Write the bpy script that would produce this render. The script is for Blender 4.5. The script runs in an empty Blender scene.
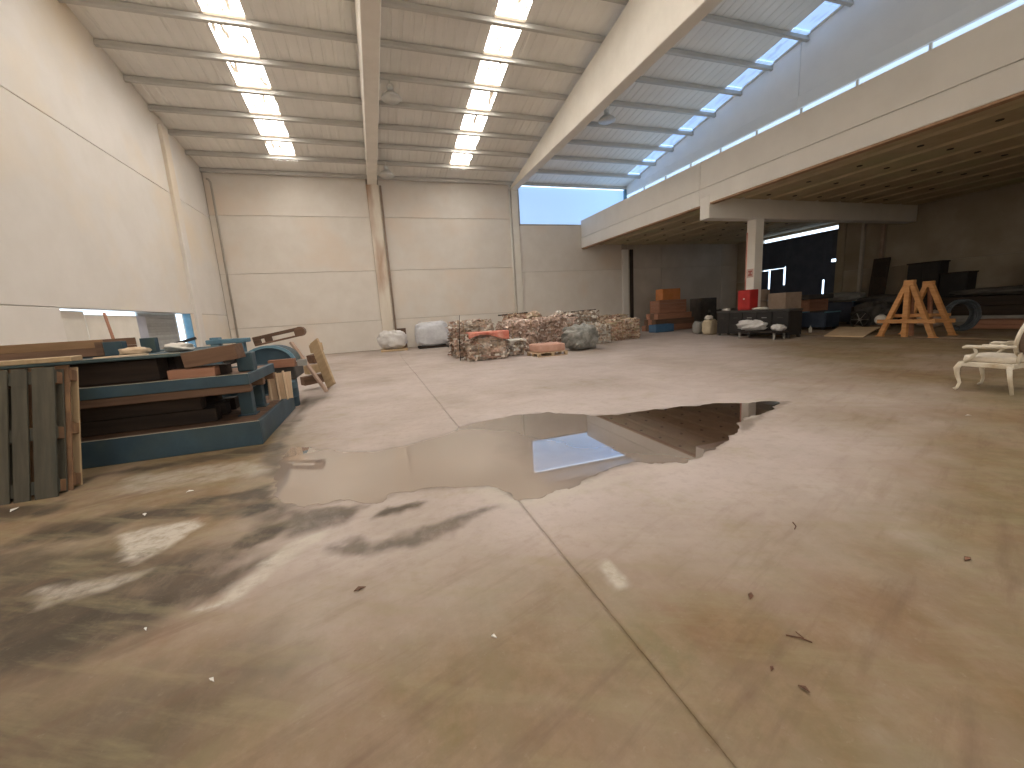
import bpy, bmesh, math, random
import numpy as np
from mathutils import Vector, Matrix, Euler
R = random.Random(7)
C = bpy.context.scene.collection
scene = bpy.context.scene
PI = math.pi

# ------------------------------------------------------------------ camera
H = 1.5
FPX, YAW, PITCH, ROLL = 404.0, -0.317, -0.172, -0.062
def _axes():
    cy, sy = math.cos(YAW), math.sin(YAW)
    fw = Vector((-sy, cy, 0)); rt = Vector((cy, sy, 0)); up = Vector((0, 0, 1))
    cp, sp = math.cos(PITCH), math.sin(PITCH)
    f2 = fw*cp + up*sp; u2 = up*cp - fw*sp
    cr, sr = math.cos(ROLL), math.sin(ROLL)
    return rt*cr + u2*sr, u2*cr - rt*sr, f2
AR, AU, AF = _axes()
cam_d = bpy.data.cameras.new('camera'); cam = bpy.data.objects.new('camera', cam_d); C.objects.link(cam)
cam_d.sensor_width = 36.0; cam_d.lens = FPX/1024*36.0; cam_d.clip_start = 0.05; cam_d.clip_end = 300
m = Matrix((AR, AU, -AF)).transposed().to_4x4(); m.translation = (0, 0, H)
cam.matrix_world = m
scene.camera = cam
# pixel -> point on a known plane
def ray(px, py): return AF + AR*((px-512)/FPX) + AU*((384-py)/FPX)
def gp(px, py, z=0.0):
    d = ray(px, py); t = (z-H)/d.z; return Vector((d.x*t, d.y*t, z))
def yp(px, py, Y):
    d = ray(px, py); t = Y/d.y; return Vector((d.x*t, Y, H+d.z*t))
def xp(px, py, X):
    d = ray(px, py); t = X/d.x; return Vector((X, d.y*t, H+d.z*t))

# ------------------------------------------------------------------ world and exposure
w = bpy.data.worlds.new('world'); scene.world = w; w.use_nodes = True
bg = w.node_tree.nodes['Background']; bg.inputs[0].default_value = (0.62, 0.80, 1.0, 1); bg.inputs[1].default_value = 1.6
scene.view_settings.view_transform = 'Standard'; scene.view_settings.look = 'None'
scene.view_settings.exposure = 1.32; scene.view_settings.gamma = 1.0
scene.view_settings.use_curve_mapping = False
SKY_W = 8.0      # brightness of the translucent roof lights
SKY_B = 0.32     # brightness of the clerestory glazing
scene.cycles.diffuse_bounces = 6

# ------------------------------------------------------------------ materials
MATS = {}
def nodes_of(name):
    mt = bpy.data.materials.new(name); mt.use_nodes = True
    nt = mt.node_tree; return mt, nt, nt.nodes['Principled BSDF']
def pm(name, c1, c2, scale=3.0, rough=0.7, bump=0.1, stretch=(1, 1, 1), detail=6.0, vary=0.12, metal=0.0, lo=0.35, hi=0.65, c3=None, s3=0.6, bscale=None, coord='Object'):
    """procedural two or three tone noise material with a small change of tone from object to object"""
    if name in MATS: return MATS[name]
    mt, nt, p = nodes_of(name); N = nt.nodes.new; L = nt.links.new
    tc = N('ShaderNodeTexCoord'); mp = N('ShaderNodeMapping'); mp.inputs['Scale'].default_value = stretch
    oi = N('ShaderNodeObjectInfo'); ad = N('ShaderNodeVectorMath'); ad.operation = 'ADD'
    sc = N('ShaderNodeVectorMath'); sc.operation = 'SCALE'; sc.inputs['Scale'].default_value = 37.0
    cmb = N('ShaderNodeCombineXYZ'); L(oi.outputs['Random'], cmb.inputs[0]); L(oi.outputs['Random'], cmb.inputs[1]); L(cmb.outputs[0], sc.inputs[0])
    L(tc.outputs[coord], ad.inputs[0]); L(sc.outputs[0], ad.inputs[1]); L(ad.outputs[0], mp.inputs['Vector'])
    n = N('ShaderNodeTexNoise'); n.inputs['Scale'].default_value = scale; n.inputs['Detail'].default_value = detail; n.inputs['Roughness'].default_value = 0.6
    L(mp.outputs[0], n.inputs['Vector'])
    r = N('ShaderNodeMapRange'); r.inputs['From Min'].default_value = lo; r.inputs['From Max'].default_value = hi; L(n.outputs['Fac'], r.inputs['Value'])
    mx = N('ShaderNodeMix'); mx.data_type = 'RGBA'; mx.inputs['A'].default_value = (*c1, 1); mx.inputs['B'].default_value = (*c2, 1); L(r.outputs[0], mx.inputs['Factor'])
    out = mx.outputs['Result']
    if c3:
        n3 = N('ShaderNodeTexNoise'); n3.inputs['Scale'].default_value = s3; n3.inputs['Detail'].default_value = 4; L(mp.outputs[0], n3.inputs['Vector'])
        r3 = N('ShaderNodeMapRange'); r3.inputs['From Min'].default_value = 0.5; r3.inputs['From Max'].default_value = 0.72; L(n3.outputs['Fac'], r3.inputs['Value'])
        m3 = N('ShaderNodeMix'); m3.data_type = 'RGBA'; m3.inputs['B'].default_value = (*c3, 1); L(r3.outputs[0], m3.inputs['Factor']); L(out, m3.inputs['A']); out = m3.outputs['Result']
    hs = N('ShaderNodeHueSaturation'); vr = N('ShaderNodeMapRange'); vr.inputs['To Min'].default_value = 1-vary; vr.inputs['To Max'].default_value = 1+vary
    L(oi.outputs['Random'], vr.inputs['Value']); L(vr.outputs[0], hs.inputs['Value']); L(out, hs.inputs['Color']); L(hs.outputs[0], p.inputs['Base Color'])
    p.inputs['Roughness'].default_value = rough; p.inputs['Metallic'].default_value = metal
    if bump:
        b = N('ShaderNodeBump'); b.inputs['Strength'].default_value = bump; b.inputs['Distance'].default_value = 0.02
        if bscale:
            nb = N('ShaderNodeTexNoise'); nb.inputs['Scale'].default_value = bscale; nb.inputs['Detail'].default_value = 4; L(mp.outputs[0], nb.inputs['Vector']); L(nb.outputs['Fac'], b.inputs['Height'])
        else: L(n.outputs['Fac'], b.inputs['Height'])
        L(b.outputs[0], p.inputs['Normal'])
    MATS[name] = mt; return mt
def em(name, col, strength, streak=0.0, scale=6.0, stretch=(6, .5, 1), dirt_shade=(0.75, 0.6, 0.4)):
    """a pane with daylight behind it, dirty in streaks"""
    if name in MATS: return MATS[name]
    mt, nt, p = nodes_of(name); N = nt.nodes.new; L = nt.links.new
    p.inputs['Base Color'].default_value = (*col, 1); p.inputs['Roughness'].default_value = 0.35
    p.inputs['Emission Strength'].default_value = strength
    if streak:
        tc = N('ShaderNodeTexCoord'); mp = N('ShaderNodeMapping'); mp.inputs['Scale'].default_value = stretch; L(tc.outputs['Object'], mp.inputs['Vector'])
        n = N('ShaderNodeTexNoise'); n.inputs['Scale'].default_value = scale; n.inputs['Detail'].default_value = 5; L(mp.outputs[0], n.inputs['Vector'])
        r = N('ShaderNodeMapRange'); r.inputs['From Min'].default_value = 0.53; r.inputs['From Max'].default_value = 0.60; r.inputs['To Max'].default_value = streak; L(n.outputs['Fac'], r.inputs['Value'])
        mx = N('ShaderNodeMix'); mx.data_type = 'RGBA'; mx.inputs['A'].default_value = (*col, 1); mx.inputs['B'].default_value = (col[0]*dirt_shade[0]*.022, col[1]*dirt_shade[1]*.022, col[2]*dirt_shade[2]*.022, 1)
        L(r.outputs[0], mx.inputs['Factor']); L(mx.outputs['Result'], p.inputs['Emission Color'])
    else: p.inputs['Emission Color'].default_value = (*col, 1)
    MATS[name] = mt; return mt
def vcol(name, rough=0.85, gain=1.0):
    """colour carried by the pieces of the mesh"""
    if name in MATS: return MATS[name]
    mt, nt, p = nodes_of(name); N = nt.nodes.new; L = nt.links.new
    a = N('ShaderNodeAttribute'); a.attribute_name = 'Col'
    n = N('ShaderNodeTexNoise'); n.inputs['Scale'].default_value = 30; tc = N('ShaderNodeTexCoord'); L(tc.outputs['Object'], n.inputs['Vector'])
    r = N('ShaderNodeMapRange'); r.inputs['To Min'].default_value = .7*gain; r.inputs['To Max'].default_value = 1.25*gain; L(n.outputs['Fac'], r.inputs['Value'])
    hs = N('ShaderNodeHueSaturation'); L(a.outputs['Color'], hs.inputs['Color']); L(r.outputs[0], hs.inputs['Value']); L(hs.outputs[0], p.inputs['Base Color'])
    p.inputs['Roughness'].default_value = rough; MATS[name] = mt; return mt

M_WALL = pm('wall_panel_paint', (.70, .645, .57), (.75, .70, .63), 1.2, .75, .06, vary=.03, c3=(.73, .62, .51), s3=.35, bscale=14)
M_WALLB = pm('side_wall_paint', (.72, .68, .62), (.77, .73, .675), .9, .75, .05, vary=.02, c3=(.77, .67, .53), s3=.3, bscale=12)
M_JOINT = pm('wall_joint', (.42, .36, .29), (.48, .42, .34), 6, .9, 0)  # colour of the wall core seen between the panels
M_EDGE2 = em('lapped_roof_light', (1.0, .84, .66), .22)
M_JOINT_F = pm('floor_joint', (.10, .07, .045), (.14, .10, .065), 6, .9, 0)
M_CONC = pm('painted_concrete', (.72, .68, .60), (.78, .74, .66), 1.5, .7, .05, vary=.03, bscale=18)
M_STAIN = pm('rust_stained_concrete', (.70, .62, .51), (.76, .69, .58), 1.5, .7, .05, vary=.0, c3=(.44, .27, .17), s3=.9, stretch=(1.6, 1.6, .35), bscale=18)
M_CONC2 = pm('parapet_concrete', (.78, .75, .69), (.83, .80, .74), 1.1, .75, .06, vary=.03, bscale=18)
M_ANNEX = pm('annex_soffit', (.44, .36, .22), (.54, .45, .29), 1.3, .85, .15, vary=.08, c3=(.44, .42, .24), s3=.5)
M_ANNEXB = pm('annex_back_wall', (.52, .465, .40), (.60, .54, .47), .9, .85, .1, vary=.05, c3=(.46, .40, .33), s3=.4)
M_UPPER = pm('white_upper_wall', (.84, .83, .80), (.88, .87, .84), 1.1, .75, .05, vary=.02, bscale=18)
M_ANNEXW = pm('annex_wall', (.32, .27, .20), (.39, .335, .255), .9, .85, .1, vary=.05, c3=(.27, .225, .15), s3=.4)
M_DECK = pm('roof_sheet', (.78, .76, .71), (.84, .82, .77), .8, .55, .03, vary=.04)
M_PURLIN = pm('galvanised_purlin', (.46, .445, .41), (.54, .525, .485), 2.5, .5, .05, vary=.05, stretch=(.3, 1, 1))
M_RUST = pm('rust_edge', (.30, .18, .10), (.42, .27, .17), 5, .8, .2)
M_DARK = pm('dark_hole', (.03, .025, .02), (.05, .04, .03), 5, .9, 0)
M_WATER = None
M_PIPE_D = pm('brown_pipe', (.28, .20, .15), (.36, .27, .2), 4, .5, .05)
M_PIPE_W = pm('white_pipe', (.72, .70, .64), (.78, .76, .7), 4, .4, .03)
M_PIPE_G = pm('grey_pipe', (.42, .38, .32), (.5, .45, .38), 4, .5, .03)
M_SKY_W = em('roof_light_sheet', (1.0, .95, .89), SKY_W, 1.0, 7.0, (1, .10, 1))
M_SKY_B = em('clerestory_glazing', (.40, .62, .95), SKY_B)
M_SKY_S = em('blue_roof_light', (.42, .62, .95), .34, .35, 3.0, (2, .7, 1), (.9, .9, 1))
M_FRONT_FILL = em('front_fill_glow', (1.0, .96, .90), 1.2)  # added fill light, out of view behind the camera
M_STRIP = em('strip_glazing', (.60, .78, 1.0), .36)
M_WOOD_O = pm('orange_timber', (.48, .22, .07), (.62, .32, .12), 2.0, .6, .15, stretch=(1, 1, 8), vary=.14)
M_WOOD_B = pm('brown_timber', (.125, .068, .04), (.20, .112, .066), 2.5, .75, .2, stretch=(.4, 5, 5), vary=.2)
M_WOOD_D = pm('dark_timber', (.022, .014, .010), (.045, .028, .018), 2.5, .8, .2, stretch=(.4, 5, 5), vary=.25)
M_WOOD_T = pm('tan_board', (.42, .30, .17), (.52, .38, .23), 2.0, .75, .12, stretch=(6, 6, .6), vary=.1)
M_WOOD_P = pm('pale_lath', (.55, .40, .26), (.66, .50, .34), 2.0, .75, .12, stretch=(6, 6, .6), vary=.12)
M_WOOD_R = pm('red_brown_timber', (.32, .15, .09), (.42, .21, .13), 2.5, .75, .15, stretch=(.5, 5, 5), vary=.15)
M_PALLET = pm('weathered_pallet', (.058, .052, .038), (.095, .084, .06), 2.5, .85, .25, stretch=(5, 5, .5), vary=.25, c3=(.046, .056, .048), s3=.8)
M_PALLET_B = pm('pallet_block', (.15, .08, .045), (.25, .14, .07), 4, .85, .25, vary=.25)
M_BLUE = pm('worn_blue_paint', (.028, .058, .082), (.046, .09, .12), 2.2, .6, .15, vary=.10, c3=(.055, .085, .082), s3=1.2)
M_BLUE_L = pm('pale_blue_paint', (.10, .22, .30), (.17, .31, .39), 3, .6, .12, vary=.12)
M_BLUE_N = pm('navy_sheet', (.05, .065, .10), (.075, .09, .135), 2, .55, .08, vary=.1)
M_EDGE = pm('bare_edge', (.46, .42, .34), (.58, .54, .44), 6, .7, .1)
M_BLACK = pm('black_coating', (.016, .014, .013), (.028, .024, .022), 3, .6, .08, vary=.2)
M_DGREY = pm('dark_grey', (.06, .055, .05), (.10, .09, .08), 3, .7, .1, vary=.25)
M_GREY = pm('mid_grey', (.26, .25, .23), (.34, .33, .30), 3, .7, .1, vary=.15)
M_WHITE = pm('white_plastic', (.68, .66, .62), (.78, .76, .71), 5, .55, .12, vary=.06)
M_BAG = pm('white_sack', (.62, .60, .58), (.74, .72, .69), 6, .6, .35, vary=.06, c3=(.5, .47, .43), s3=3)
M_RED = pm('red_paint', (.42, .02, .02), (.52, .035, .03), 3, .4, .03)
M_REDP = pm('faded_red', (.58, .24, .18), (.64, .36, .28), 5, .6, .05)
M_ORANGE = pm('orange_box', (.45, .17, .05), (.55, .22, .08), 3, .7, .05)
M_CARD = pm('cardboard', (.44, .33, .25), (.52, .40, .31), 4, .85, .08, vary=.14)
M_CREAM = pm('cream_lacquer', (.62, .56, .45), (.72, .66, .54), 8, .45, .08, c3=(.42, .32, .2), s3=4)
M_CLOTH = pm('cream_cloth', (.62, .55, .45), (.70, .63, .52), 12, .9, .15)
M_CLOTH_D = pm('brown_cloth', (.13, .085, .06), (.19, .125, .09), 12, .9, .15)
M_TARP = pm('grey_tarp', (.20, .20, .18), (.42, .41, .37), 5, .5, .5)
M_HOSE = pm('blue_grey_hose', (.07, .085, .10), (.12, .14, .16), 6, .55, .05)
M_RAG = pm('white_rag', (.60, .56, .50), (.72, .68, .61), 7, .9, .5)
M_SHUT = pm('grey_shutter', (.34, .34, .32), (.40, .40, .38), 3, .6, .05)
M_BOARDW = pm('white_board', (.70, .66, .58), (.76, .72, .64), 3, .6, .03)
M_LAV = pm('lavender_board', (.40, .41, .47), (.46, .47, .52), 3, .6, .03)
M_LAMP = pm('lamp_aluminium', (.60, .60, .57), (.70, .70, .66), 3, .3, .02, metal=.2)
M_TWIG = pm('dry_twig', (.10, .05, .03), (.16, .08, .05), 9, .9, .1)
M_VCOL = vcol('mixed_scraps')
M_INK = pm('sign_ink', (.45, .12, .10), (.5, .15, .12), 3, .6, 0)

# ------------------------------------------------------------------ mesh helpers
class MB:
    def __init__(s): s.v = []; s.f = []; s.c = []
    def add(s, vs, fs, col=None):
        o = len(s.v); s.v += [tuple(q) for q in vs]; s.f += [tuple(i+o for i in q) for q in fs]; s.c += [col]*len(fs); return s
    def box(s, c, d, rot=None, col=None):
        x, y, z = d[0]/2, d[1]/2, d[2]/2
        vs = [Vector((a*x, b*y, e*z)) for a in (-1, 1) for b in (-1, 1) for e in (-1, 1)]
        if rot is not None:
            e = rot if isinstance(rot, Matrix) else Euler(rot).to_matrix()
            vs = [e @ q for q in vs]
        c = Vector(c); vs = [q+c for q in vs]
        return s.add(vs, [(0, 1, 3, 2), (4, 6, 7, 5), (0, 4, 5, 1), (2, 3, 7, 6), (0, 2, 6, 4), (1, 5, 7, 3)], col)
    def b2(s, a, b, col=None):
        return s.box([(a[i]+b[i])/2 for i in range(3)], [abs(b[i]-a[i]) for i in range(3)], None, col)
    def bar(s, a, b, w, h, roll=0, col=None):
        a, b = Vector(a), Vector(b); d = b-a; q = d.to_track_quat('X', 'Z').to_matrix() @ Matrix.Rotation(roll, 3, 'X')
        return s.box((a+b)/2, (d.length, w, h), q, col)
    def tube(s, pts, r, n=8, cap=True, col=None, closed=False):
        pts = [Vector(p) for p in pts]; k = len(pts); rs = r if isinstance(r, (list, tuple)) else [r]*k
        o = len(s.v); up = None
        for i, p in enumerate(pts):
            if closed: t = pts[(i+1) % k]-pts[i-1]
            else: t = pts[min(i+1, k-1)]-pts[max(i-1, 0)]
            t.normalize()
            if up is None:
                up = Vector((0, 0, 1)) if abs(t.z) < .9 else Vector((1, 0, 0))
            u = (up-t*up.dot(t)).normalized(); up = u; w_ = t.cross(u)
            for j in range(n):
                a = 2*PI*j/n; s.v.append(tuple(p+(u*math.cos(a)+w_*math.sin(a))*rs[i]))
        for i in range(k if closed else k-1):
            for j in range(n):
                i2 = (i+1) % k
                s.f.append((o+i*n+j, o+i*n+(j+1) % n, o+i2*n+(j+1) % n, o+i2*n+j)); s.c.append(col)
        if cap and not closed:
            s.f.append(tuple(o+j for j in range(n))[::-1]); s.f.append(tuple(o+(k-1)*n+j for j in range(n))); s.c += [col, col]
        return s
    def lathe(s, prof, c=(0, 0, 0), n=20, col=None):
        o = len(s.v); c = Vector(c)
        for r, z in prof:
            for j in range(n):
                a = 2*PI*j/n; s.v.append((c.x+r*math.cos(a), c.y+r*math.sin(a), c.z+z))
        for i in range(len(prof)-1):
            for j in range(n):
                s.f.append((o+i*n+j, o+i*n+(j+1) % n, o+(i+1)*n+(j+1) % n, o+(i+1)*n+j)); s.c.append(col)
        s.f.append(tuple(o+j for j in range(n))[::-1]); s.f.append(tuple(o+(len(prof)-1)*n+j for j in range(n))); s.c += [col, col]
        return s
    def prism(s, poly, axis, a, b, col=None):
        """polygon of 2-D points extruded along an axis from a to b"""
        n = len(poly); mk = {'x': lambda p, t: (t, p[0], p[1]), 'y': lambda p, t: (p[0], t, p[1]), 'z': lambda p, t: (p[0], p[1], t)}[axis]
        vs = [mk(p, a) for p in poly]+[mk(p, b) for p in poly]
        return s.add(vs, [tuple(range(n))[::-1], tuple(range(n, 2*n))]+[(i, (i+1) % n, n+(i+1) % n, n+i) for i in range(n)], col)
    def mesh(s, name, mat, smooth=False, bevel=0.0):
        me = bpy.data.meshes.new(name); me.from_pydata(s.v, [], s.f); me.validate()
        bm = bmesh.new(); bm.from_mesh(me); bmesh.ops.recalc_face_normals(bm, faces=bm.faces)
        if bevel:
            bmesh.ops.bevel(bm, geom=[e for e in bm.edges if len(e.link_faces) == 2 and e.calc_face_angle(0) > .6], offset=bevel, segments=1, affect='EDGES')
        bm.to_mesh(me); bm.free()
        if any(c is not None for c in s.c) and len(me.polygons) == len(s.c):
            a = me.color_attributes.new('Col', 'FLOAT_COLOR', 'CORNER')
            buf = []
            for pg in me.polygons: buf += list((*(s.c[pg.index] or (.4, .35, .3)), 1.0))*pg.loop_total
            a.data.foreach_set('color', buf)
        me.materials.append(mat)
        if smooth: me.polygons.foreach_set('use_smooth', [True]*len(me.polygons))
        return me
    def build(s, name, mat, parent=None, smooth=False, bevel=0.0, loc=None, rot=None):
        o = bpy.data.objects.new(name, s.mesh(name, mat, smooth, bevel)); C.objects.link(o)
        if parent: o.parent = parent
        if loc is not None: o.location = loc
        if rot is not None: o.rotation_euler = rot
        return o
def link(name, me, parent=None, loc=(0, 0, 0), rot=(0, 0, 0), sca=None):
    o = bpy.data.objects.new(name, me); C.objects.link(o); o.parent = parent; o.location = loc; o.rotation_euler = rot
    if sca: o.scale = sca
    return o
def tag(o, label, cat, group=None):
    o['label'] = label; o['category'] = cat
    if group: o['group'] = group
    return o
def thing(name, label, cat, loc=(0, 0, 0), rz=0.0, group=None):
    o = bpy.data.objects.new(name, None); C.objects.link(o); o.empty_display_size = .2
    o.location = loc; o.rotation_euler = (0, 0, rz); return tag(o, label, cat, group)
def struct(o): o['kind'] = 'structure'; return o
def sempty(name):
    o = bpy.data.objects.new(name, None); C.objects.link(o); return struct(o)

# value noise for the modelling itself
def vnoise(x, y, seed=0):
    x = np.asarray(x, float); y = np.asarray(y, float); xi = np.floor(x).astype(int); yi = np.floor(y).astype(int)
    def h(a, b):
        n = (a*374761393+b*668265263+seed*1442695041) & 0x7fffffff
        n = ((n ^ (n >> 13))*1274126177) & 0x7fffffff
        return ((n ^ (n >> 16)) & 0xffff)/65535.0
    fx = x-xi; fy = y-yi; fx = fx*fx*(3-2*fx); fy = fy*fy*(3-2*fy)
    return (h(xi, yi)*(1-fx)+h(xi+1, yi)*fx)*(1-fy)+(h(xi, yi+1)*(1-fx)+h(xi+1, yi+1)*fx)*fy
def fbm(x, y, seed=0, o=4):
    t = 0; a = .5; s = 0
    for i in range(o): t = t+a*vnoise(x*2**i, y*2**i, seed+i); s += a; a *= .5
    return t/s

# ------------------------------------------------------------------ dimensions of the hall
D = 23.2; XL = -6.65; XP = 12.67; XU = 15.85; XR = 25.16; YF = -14.0
ZC = 8.57; SL = .159; YRIDGE = 1.0; ZB = 8.43; ZS = 5.4
def zroof(y): return ZC+SL*(D-y) if y >= YRIDGE else ZC+SL*(D-YRIDGE)-SL*(YRIDGE-y)

# ------------------------------------------------------------------ floor: concrete bays with sawn joints
def floor_material():
    mt, nt, p = nodes_of('stained_concrete_floor'); N = nt.nodes.new; L = nt.links.new
    def attr(n): a = N('ShaderNodeAttribute'); a.attribute_name = n; return a.outputs['Fac']
    geo = N('ShaderNodeNewGeometry')
    def noise(s, d=6, rough=.6, st=(1, 1, 1)):
        mp = N('ShaderNodeMapping'); mp.inputs['Scale'].default_value = st; L(geo.outputs['Position'], mp.inputs['Vector'])
        n = N('ShaderNodeTexNoise'); n.inputs['Scale'].default_value = s; n.inputs['Detail'].default_value = d; n.inputs['Roughness'].default_value = rough; L(mp.outputs[0], n.inputs['Vector']); return n.outputs['Fac']
    def rng(v, a, b, c=0., e=1.):
        r = N('ShaderNodeMapRange'); r.inputs['From Min'].default_value = a; r.inputs['From Max'].default_value = b; r.inputs['To Min'].default_value = c; r.inputs['To Max'].default_value = e; L(v, r.inputs['Value']); return r.outputs[0]
    def mix(f, a, b):
        m_ = N('ShaderNodeMix'); m_.data_type = 'RGBA'
        L(f, m_.inputs['Factor'])
        for k, q in (('A', a), ('B', b)):
            if isinstance(q, tuple): m_.inputs[k].default_value = (*q, 1)
            else: L(q, m_.inputs[k])
        return m_.outputs['Result']
    def mul(a, b):
        q = N('ShaderNodeMath'); q.operation = 'MULTIPLY'; L(a, q.inputs[0]); L(b, q.inputs[1]); return q.outputs[0]
    def add(a, b):
        q = N('ShaderNodeMath'); q.operation = 'ADD'; q.use_clamp = True; L(a, q.inputs[0]); L(b, q.inputs[1]); return q.outputs[0]
    clean = mix(rng(noise(1.4, 8), .35, .65), (.455, .385, .35), (.515, .44, .405))
    clean = mix(rng(noise(9, 8, .7), .5, .75), clean, (.40, .33, .295))
    clean = mix(rng(noise(1.7, 8, .7), .54, .70, 0., .5), clean, (.36, .305, .19))
    dirt_shade_col = mix(rng(noise(1.1, 8, .65, (1, .5, 1)), .4, .62), (.20, .118, .054), (.182, .14, .060))  # brown of the dirt, deepened for the light falloff painted with it
    dirt_shade_col = mix(rng(noise(5, 8, .7), .45, .75), dirt_shade_col, (.27, .185, .105))
    dirt_shade = mul(attr('dirt_shade'), rng(noise(.8, 9, .68, (1, .7, 1)), .2, .58, .6, 1.))
    c = mix(dirt_shade, clean, dirt_shade_col)
    damp = mul(attr('damp'), rng(noise(2.4, 9, .75, (1, .6, 1)), .28, .5, .4, 1.))
    dampcol = mix(rng(noise(2.2, 6), .4, .62), (.05, .036, .02), (.095, .064, .038))
    c = mix(damp, c, dampcol)
    c = mix(mul(attr('pale'), rng(noise(8, 6, .7), .25, .55)), c, (.50, .45, .38))
    c = mix(rng(noise(26, 6, .75), .56, .70, 0., .22), c, (.24, .165, .10))
    c = mix(rng(noise(17, 6, .75), .60, .72, 0., .2), c, (.48, .42, .34))
    def scratch(ang, st):
        mp = N('ShaderNodeMapping'); mp.inputs['Rotation'].default_value = (0, 0, ang); L(geo.outputs['Position'], mp.inputs['Vector'])
        m2 = N('ShaderNodeMapping'); m2.inputs['Scale'].default_value = st; L(mp.outputs[0], m2.inputs['Vector'])
        n = N('ShaderNodeTexNoise'); n.inputs['Scale'].default_value = 1.0; n.inputs['Detail'].default_value = 7; n.inputs['Roughness'].default_value = .65; L(m2.outputs[0], n.inputs['Vector']); return n.outputs['Fac']
    c = mix(mul(attr('dirt_shade'), rng(scratch(.5, (1.1, 7, 1)), .50, .66, 0., .5)), c, (.27, .225, .125))
    c = mix(mul(attr('dirt_shade'), rng(scratch(-.35, (.9, 6, 1)), .52, .68, 0., .5)), c, (.14, .078, .045))
    L(c, p.inputs['Base Color'])
    rr = N('ShaderNodeMath'); rr.operation = 'SUBTRACT'; rr.use_clamp = True
    L(rng(noise(2, 6), .3, .7, .50, .72), rr.inputs[0])
    dm = N('ShaderNodeMath'); dm.operation = 'MULTIPLY'; dm.inputs[1].default_value = .06; L(damp, dm.inputs[0]); L(dm.outputs[0], rr.inputs[1])
    L(rr.outputs[0], p.inputs['Roughness'])
    b = N('ShaderNodeBump'); b.inputs['Strength'].default_value = .12; b.inputs['Distance'].default_value = .01; L(noise(12, 8, .7), b.inputs['Height']); L(b.outputs[0], p.inputs['Normal'])
    return mt
M_FLOOR = floor_material()

def poly_g(px): return np.array([gp(x, y)[:2] for x, y in px])
def sdist(P, poly):
    """signed distance (negative inside) of points P to a ground polygon"""
    x, y = P[:, 0], P[:, 1]; d = np.full(len(P), 1e9); ins = np.zeros(len(P), bool)
    for i in range(len(poly)):
        a, b = poly[i], poly[(i+1) % len(poly)]; ab = b-a
        t = np.clip(((x-a[0])*ab[0]+(y-a[1])*ab[1])/(ab@ab), 0, 1)
        d = np.minimum(d, np.hypot(x-a[0]-t*ab[0], y-a[1]-t*ab[1]))
        c = ((a[1] > y) != (b[1] > y)) & (x < (b[0]-a[0])*(y-a[1])/(b[1]-a[1]+1e-12)+a[0]); ins ^= c
    return np.where(ins, -d, d)
PUDDLE = [(781, 402), (745, 403), (700, 405), (650, 410), (610, 415), (575, 414), (540, 413), (505, 417), (472, 424), (440, 437), (405, 446), (370, 452), (335, 452), (300, 447), (284, 452), (276, 470), (278, 492), (292, 507), (318, 506), (345, 500), (372, 503), (398, 494), (428, 488), (462, 487), (492, 486), (509, 493), (527, 499), (552, 491), (585, 481), (612, 470), (640, 463), (668, 463), (694, 458), (716, 447), (733, 436), (737, 424), (752, 416), (768, 410)]
DAMP = [  # (polygon in the photograph, softness in m, strength)
 ([(211, 498), (273, 483), (277, 508), (248, 514), (224, 502)], .08, 1.0),
 ([(228, 549), (248, 535), (269, 525), (300, 517), (276, 535), (250, 549)], .06, 1.0),
 ([(0, 547), (41, 525), (116, 512), (215, 498), (235, 512), (199, 518), (124, 525), (108, 537), (50, 545), (0, 553)], .12, .9),
 ([(-60, 600), (60, 568), (124, 556), (232, 566), (268, 560), (232, 592), (166, 622), (124, 645), (62, 668), (-60, 700)], .16, .95),
 ([(-120, 560), (0, 552), (110, 545), (235, 545), (268, 530), (300, 512), (277, 500), (240, 560), (120, 590), (-120, 610)], .18, .72),
 ([(355, 556), (330, 548), (385, 538), (445, 520), (500, 505), (450, 528), (415, 548), (380, 557)], .08, .7),
 ([(376, 516), (385, 506), (422, 503), (400, 514)], .05, 1.0),
 ([(280, 510), (330, 508), (372, 505), (340, 522), (290, 535)], .08, .75),
 ([(500, 488), (512, 484), (534, 489), (530, 500), (510, 498)], .05, .9),
 ([(70, 480), (150, 470), (280, 450), (285, 440), (262, 446), (100, 474), (60, 500), (-20, 510), (-20, 525), (60, 514)], .10, .8),
 ([(258, 462), (292, 420), (305, 398), (330, 396), (300, 412), (285, 440), (284, 480), (275, 476)], .12, .7),
 ([(-200, 700), (0, 690), (90, 690), (180, 660), (260, 640), (300, 660), (230, 720), (150, 800), (-250, 900)], .30, .55),
 ([(738, 418), (772, 402), (790, 401), (770, 412), (742, 432)], .05, .5)]
PALE = [
 ([(118, 535), (199, 517), (197, 528), (168, 549), (137, 564), (121, 562)], .05, 1.0),
 ([(168, 619), (215, 599), (248, 574), (298, 541), (325, 532), (268, 577), (246, 595), (219, 612)], .05, 1.0),
 ([(597, 562), (608, 560), (626, 584), (617, 590)], .02, 1.0),
 ([(130, 478), (255, 460), (268, 470), (180, 488), (110, 498)], .12, .45),
 ([(470, 490), (500, 488), (520, 500), (600, 478), (670, 464), (700, 462), (620, 480), (540, 505), (500, 505)], .06, .6),
 ([(846, 455), (860, 450), (905, 500), (940, 560), (925, 562), (880, 505)], .10, .16),
 ([(860, 640), (875, 640), (890, 700), (875, 740), (868, 738), (878, 700)], .08, .12),
 ([(40, 590), (120, 576), (150, 570), (110, 590), (45, 604)], .06, .6),
 ([(748, 402), (765, 404), (760, 415), (745, 420)], .03, .6)]
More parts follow.
